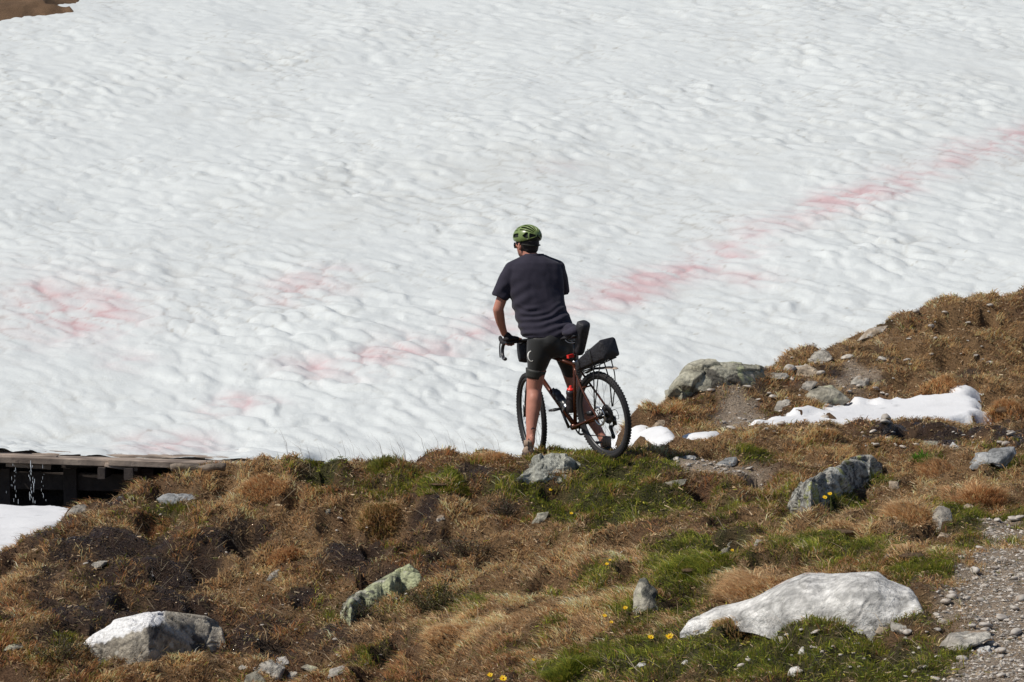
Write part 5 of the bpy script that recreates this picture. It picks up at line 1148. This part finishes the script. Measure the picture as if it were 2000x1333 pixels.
# arms
limb(body, [shL + [.008, 0, -.02], elL], [.046, .045, .042]); limb(body, [elL, (elL + wrL) / 2 + [-.006, 0, 0], wrL], [.043, .042, .038, .031, .027])
limb(body, [shR + [-.015, 0, -.02], elR], [.046, .045, .042]); limb(body, [elR, (elR + wrR) / 2, wrR], [.043, .042, .038, .031, .027])
# head: x ahead, y to its left, z up; turned to the left and a little down
YAW = rad(40)
hf = np.array([-math.sin(YAW), math.cos(YAW), -.06]); hf /= np.linalg.norm(hf); hl = np.cross([0, 0, 1], hf); hl /= np.linalg.norm(hl); hu = np.cross(hf, hl)
HR = np.stack([hf, hl, hu], 1)
hd = lambda p: np.asarray(p, float) @ HR.T + head0
def hell(c, r, mb=body): mb.ell(hd(c), r, 22, 14, rot=HR)
hell((-.008, 0, .025), (.098, .077, .100)); hell((.03, 0, -.045), (.066, .060, .078)); hell((.052, 0, -.085), (.042, .04, .034)); hell((.088, 0, -.03), (.022, .013, .028)); hell((.098, 0, -.042), (.014, .014, .012))
hell((.075, 0, -.065), (.022, .03, .010)); hell((.075, 0, -.077), (.020, .026, .009)); hell((.083, .0, .0), (.014, .055, .012))
for s in (1, -1): hell((-.002, s * .078, -.028), (.020, .011, .033)); hell((.07, s * .034, -.025), (.02, .024, .02))
# hands closed round the brake hoods
def hand(s, wr, mb, frac=1.0):
    """hand laid over the bend of the bar next to the hood: e inwards along the bar, f ahead, u up"""
    g = lambda p: bw(steer([barc + p])[0]); b = g([.012, s * .178, 0]); e = g([.012, s * .10, 0]) - b; e /= np.linalg.norm(e)
    f = g([.1, s * .178, 0]) - b; f -= e * (f @ e); f /= np.linalg.norm(f); u = np.cross(e, f) * (1 if np.cross(e, f)[2] > 0 else -1)
    rt = np.stack([e, f, u], 1); palm = b + u * .030 - f * .012
    mb.tube([wr, (wr + palm) / 2 + u * .006, palm + f * .01], [.027, .031, .034], 14, flat=.8, up=u); mb.ell(palm, (.046, .044, .020), rot=rt); mb.ell(palm - e * .022 - f * .012, (.026, .034, .022), rot=rt)
    for k, (o, l) in enumerate(((.036, .95), (.014, 1.08), (-.008, 1.0), (-.030, .82))):
        q = palm + e * o + f * .026
        path = spline([q + u * .004, q + f * .028 * l - u * .006, q + f * .034 * l - u * .034 * l, q + f * .010 - u * .054 * l, q - f * .018 - u * .052 * l], 12); m_ = max(4, int(12 * frac))
        mb.tube(path[:m_], np.linspace(.0108, .008, 12)[:m_], 8)
    th_ = spline([palm + e * .026 - f * .018, palm + e * .052 - f * .012 - u * .004, palm + e * .076 - f * .004 - u * .010, palm + e * .100 + f * .004 - u * .014], 10); m_ = max(4, int(10 * frac))
    mb.tube(th_[:m_], np.linspace(.016, .0095, 10)[:m_], 8)
hand(1, wrL, body); hand(-1, wrR, body)
fuse('body', off(body), .0068, 4, M['skin'], person)
# gloves over the hands
for wr, s in ((wrL, 1), (wrR, -1)):
    g = MB(); hand(s, wr, g, .6)
    fuse('glove', off(g), .0042, 3, M['glove'], person, disp=lambda co, no: co + no * .0035)

# shirt: one loose shell for the trunk and the sleeves
sh = MB(); a = np.arange(40) * 2 * np.pi / 40
def ring(ul, ur, v, Y, d, yaw=rad(14), ex=2.5):
    c = P((ul + ur) / 2, v, Y); w = (ur - ul) / 2 * K * Y
    ca = np.sign(np.cos(a)) * np.abs(np.cos(a)) ** (2 / ex); sa = np.sign(np.sin(a)) * np.abs(np.sin(a)) ** (2 / ex)
    x = w * ca / max(math.cos(yaw), .1) * .985; y = d * sa
    return np.stack([c[0] + x * math.cos(yaw) - y * math.sin(yaw), c[1] + x * math.sin(yaw) + y * math.cos(yaw), np.full(40, c[2])], -1)
sh.rings([ring(*r) for r in ((1021, 1064, 499, 28.608, .068), (1016, 1070, 503, 28.604, .082), (1008, 1078, 507, 28.60, .10), (997, 1090, 514, 28.59, .115), (990, 1096, 526, 28.58, .125), (988, 1099, 545, 28.57, .135), (991, 1101, 565, 28.56, .14),
          (999, 1103, 588, 28.54, .145), (1005, 1109, 610, 28.52, .15), (1011, 1117, 630, 28.49, .155), (1016, 1121, 645, 28.46, .16), (1021, 1116, 659, 28.45, .165))])
limb(sh, [P(1001, 528, 28.53), P(987, 555, 28.52), P(976, 582, 28.52)], [.070, .072, .070], flat=1.0, balls=False, m=10); sh.ell(P(1002, 529, 28.54), (.07, .075, .062))
limb(sh, [P(1088, 527, 28.66), P(1096, 550, 28.76), P(1098, 571, 28.82)], [.066, .060, .058], balls=False, m=10); sh.ell(P(1086, 528, 28.66), (.066, .07, .06))
limb(sh, [P(1028, 512, 28.58), P(1001, 527, 28.54)], [.062, .068]); limb(sh, [P(1060, 512, 28.62), P(1088, 525, 28.66)], [.062, .066])
sh.ell(P(1115, 644, 28.30), (.06, .10, .05)); sh.ell(P(1121, 648, 28.10), (.055, .10, .042)); sh.ell(P(1110, 652, 28.12), (.05, .10, .03))
def folds(co, no):
    w = co + footL; u, v = PX(w)
    back = sstep(.3, -.2, no[:, 1])
    # arcs sagging from the left flank to the caught-up tail at the right hip
    t = np.clip((1118 - u) / 105, 0, 1.2); sag = 628 + 40 * t * (1 - .55 * t) + 4 * np.sin(u * .05)
    ph = (v - sag + 7 * vnoise(u * .03, v * .03, 78)) / 13.5
    A = sstep(580, 622, v) * (1 - .35 * sstep(650, 660, v)) * back * sstep(0, .12, t)
    d = A * .0062 * np.sin(ph * 2 * np.pi) * (.45 + .75 * np.clip(vnoise(u * .03 + 5, v * .05, 77) + .3, -.4, 1))
    d2 = .009 * fbm(w[:, 0] * 9 + w[:, 2] * 3, w[:, 2] * 7, 401, 3) * back
    # creases running in from the armpit
    e = np.hypot(u - 1003, v - 590); d3 = .006 * np.sin((u * .55 + v * .85) * .28) * np.exp(-(e / 38) ** 2)
    e4 = sstep(520, 560, v) * (1 - sstep(600, 630, v)); d4 = .005 * np.sin((u - .55 * v) * .16) * e4 * sstep(1030, 1070, u)
    return co + no * (d + d2 + d3 + d4)[:, None]
fuse('shirt', off(sh), .0085, 4, M['shirt'], person, disp=folds)
MB().rings(np.stack([ring(1025, 1060, 496, 28.612, .061), ring(1022, 1063, 500, 28.608, .070), ring(1021, 1064.5, 500.5, 28.606, .0745), ring(1023.5, 1061.5, 496, 28.613, .0655)]), False, True).xf(lambda v: v - footL).build('collar', M['shirt'], person)

# shorts with a lighter cuff
sq = MB()
sq.ell((hipL + hipR) / 2 + [0, 0, .0], (.175, .14, .155)); sq.ell((hipL * .7 + hipR * .3) + [0, -.05, -.02], (.11, .11, .10)); sq.ell((hipL * .3 + hipR * .7) + [0, -.05, -.02], (.11, .11, .10))
limb(sq, [hipL + [-.0, 0, .02], P(1052, 700, 28.385), P(1044.5, 738, 28.405)], [.112, .108, .098, .078, .066], balls=False)
limb(sq, [hipR + [0, 0, .02], P(1110, 705, 28.58), P(1119.5, 738, 28.64)], [.112, .102, .086, .074, .066], balls=False)
sq.ell(P(1084, 684, 28.40), (.115, .10, .066)); limb(sq, [P(1098, 672, 28.45), P(1108, 700, 28.52), P(1117, 728, 28.62)], [.10, .09, .072], balls=False)
so_ = fuse('shorts', off(sq), .008, 34, M['shorts'], person)
for pts, r in (((P(1047, 722, 28.40), P(1044.3, 739, 28.406)), (.084, .071)), ((P(1116, 722, 28.62), P(1119.7, 739, 28.642)), (.080, .071))):
    MB().tube(np.linspace(pts[0], pts[1], 5) - footL, np.linspace(r[0], r[1], 5), 28).build('cuff', M['shorts_cuff'], so_)
# crescent printed on the left leg of the shorts
from mathutils.bvhtree import BVHTree
def decal(name, target, pts, m, parent, lift=.0025):
    """thin strip laid on the skin of target; pts: (u, v, half-width px)"""
    bv = BVHTree.FromPolygons([v.co for v in target.data.vertices], [p.vertices for p in target.data.polygons]); V = []
    camp = Vector((0, 0, H)) - Vector(footL.tolist())
    pts = np.asarray(pts, float); tg = np.gradient(pts[:, :2], axis=0); tg /= np.linalg.norm(tg, axis=1)[:, None] + 1e-9
    for (u, v, w), (tx_, ty_) in zip(pts, tg):
        for s in (-1, 1):
            q = V3(u - ty_ * w * s, v + tx_ * w * s, 28.0) - Vector(footL.tolist()); h = bv.ray_cast(camp, (q - camp).normalized())
            V.append(np.array(h[0] + h[1] * lift) if h[0] else np.array(q) + [0, .3, 0])
    V = np.array(V); n = len(pts); i = np.arange(n - 1) * 2
    me = mesh_np(name, V, np.stack([i, i + 1, i + 3, i + 2], -1)); o = obj(name, me, m, parent)
    sd_ = o.modifiers.new('thickness', 'SOLIDIFY'); sd_.thickness = .0012
    return o
cz = [(1033.5 + 4.5 - 6.5 * math.cos(t), 696 - 9.5 * math.sin(t) * 1.05, .35 + 1.0 * math.sin((t + 1.5) / 3.6 * math.pi) ** 2) for t in np.linspace(1.5, -2.1, 16)]
decal('printed_crescent', so_, cz, M['print_white'], so_)
bo = [c for c in person.children if c.name.startswith('body')][0]
for pts in ([(1037, 839, .8), (1041, 836, 1.6), (1045, 838, 1.0)], [(1036, 856, .7), (1040, 851, 1.3), (1044, 851, .8)], [(1031, 862, .6), (1033, 857, 1.1), (1035, 861, .7)]):
    decal('tattoo', bo, pts, M['ink'], bo, .0012)

# shoes
def shoe(heel, d, up_m, sole_m, name='shoe', zs=1.0, collar=None):
    d = np.asarray(d, float); d /= np.linalg.norm(d); l = np.cross([0, 0, 1], d); l /= np.linalg.norm(l); u = np.cross(d, l)
    b = np.arange(20) * 2 * np.pi / 20; R = []; Rs = []
    for x, w, z0, z1 in ((-.015, .022, .03, .07), (-.005, .034, .018, .092), (.03, .038, .014, .100), (.07, .040, .014, .098), (.12, .044, .014, .075), (.18, .050, .014, .060), (.23, .047, .016, .048), (.265, .032, .02, .038), (.275, .015, .024, .032)):
        R.append(heel + d * x + np.outer(w * np.sign(np.cos(b)) * np.abs(np.cos(b)) ** .8, l) + np.outer((z0 + z1) / 2 + (z1 - z0) / 2 * np.sin(b), u))
    o = MB().rings(np.array(R) - footL).build(name, up_m, person)
    for x, w in ((-.02, .022), (-.008, .037), (.04, .041), (.10, .042), (.18, .053), (.24, .048), (.275, .028), (.285, .012)):
        Rs.append(np.array([heel + d * x + l * (w * cx) + u * cz_ for cx, cz_ in ((-1, .002), (-1, .020), (-.9, .026), (.9, .026), (1, .020), (1, .002))]))
    MB().rings(np.array(Rs) - footL).build('sole', sole_m, o, smooth=False)
    return o, d, l, u
heelL = P(1032, 894, 28.27); sL, d_, l_, u_ = shoe(heelL, (.0, 1.0, 0), M['shoe_beige'], M['sole'])
c0 = heelL + d_ * .03 + u_ * .085
MB().tube(np.array([c0, c0 + u_ * .03, c0 + u_ * .05]) - footL, [.038, .037, .036], 20).build('sock', M['shoe_beige'], sL)
MB().tube(spline([heelL - d_ * .016 + u_ * .06, heelL - d_ * .012 + u_ * .10, heelL - d_ * .006 + u_ * .128], 8) - footL, .0075, 8, flat=.5).build('pull_tab', M['shoe_dark'], sL)
heelR = P(1184, 892, 28.46); sR, d_, l_, u_ = shoe(heelR, (.10, .98, 0), M['shoe_dark'], M['shoe_dark'])
c0 = heelR + d_ * .03 + u_ * .085
MB().tube(np.array([c0, c0 + u_ * .035, c0 + u_ * .075 - l_ * -.0]) - footL, [.040, .038, .037], 20).build('sock', M['shoe_beige'], sR)

# hair, helmet, sunglasses
hr = MB(); hell((-.018, 0, -.005), (.098, .081, .095), hr); hell((-.05, 0, -.05), (.052, .062, .05), hr)
for s in (1, -1): hell((.012, s * .071, -.01), (.014, .012, .035), hr)
fuse('hair', off(hr), .006, 3, M['hair'], person)
hm = MB(); hell((-.010, 0, .046), (.118, .094, .084), hm)
helmet = off(hm).build('helmet', M['helmet_dark'], person)
def helmet_shell():
    na, nb = 140, 110; A = np.linspace(-1.0, 1.0, na); Bq = np.linspace(-1, 1, nb)     # A across (left to right over the top), Bq along (back to front)
    V = []; keep = []; al = A * rad(118); be = Bq * rad(84)
    for i in range(na):
        for j in range(nb):
            x = math.sin(be[j]); r = math.cos(be[j]); y, z = math.sin(al[i]) * r, math.cos(al[i]) * r
            V.append((x * .130 - .010, y * .106, z * (.098 if z > 0 else .085) + .046))
    for i in range(na - 1):
        for j in range(nb - 1):
            aa, bb = (A[i] + A[i + 1]) / 2, (Bq[j] + Bq[j + 1]) / 2; ab = abs(aa); hole = False
            k = aa / .165; fr = abs(k - round(k))
            if ab < .50:
                if fr < .33 and (-.80 < bb < -.05): hole = True
                if fr < .27 and (.05 < bb < .66): hole = True
            elif .57 < ab < .93 and -.97 < bb < -.20: hole = bb < -.28 - .9 * abs(ab - .74) and not (.0 < (bb + .62) < .07)
            elif .62 < ab < .80 and -.06 < bb < .5: hole = True
            keep.append(not hole)
    V = np.array(V)
    # lower edge dips at the back and lifts over the ears
    return V, grid_faces(na, nb, np.array(keep))
hv_, hf_ = helmet_shell()
hs = obj('shell', mesh_np('shell', hd(hv_) - footL, hf_), M['helmet_green'], helmet); sm = hs.modifiers.new('thickness', 'SOLIDIFY'); sm.thickness = .009; sm.offset = -1
for s in (1, -1):
    MB().tube(hd(spline([(-.02, s * .086, .01), (.004, s * .082, -.05), (.03, s * .06, -.10), (.05, s * .02, -.122), (.052, 0, -.124)], 14)) - footL, .0065, 6, flat=.35).build('strap', M['helmet_dark'], helmet)
MB().tube(hd(np.array([(-.105 * math.cos(t) - .012, .086 * math.sin(t), -.012 - .02 * math.cos(t)) for t in np.linspace(-1.3, 1.3, 20)])) - footL, .008, 6, flat=.5).build('head_cradle', M['helmet_dark'], helmet)
Rg = []
for t in np.linspace(-1.25, 1.25, 26):
    x, y = .045 + .068 * math.cos(t), .080 * math.sin(t); hh = .024 * (1 - .35 * abs(t / 1.25) ** 3) - .006 * math.exp(-(t / .12) ** 2)
    Rg.append(hd(np.array([(x, y, -.018 + hh), (x + .003, y * 1.04, -.018), (x, y, -.018 - hh), (x - .003, y * .97, -.018)])))
gl = MB().rings(np.array(Rg) - footL).build('sunglasses', M['lens'], person)
for s in (1, -1): MB().tube(hd(np.array([(.066, s * .077, -.012), (.02, s * .083, -.010), (-.02, s * .084, -.016)])) - footL, .003, 6).build('temple', M['helmet_dark'], gl)
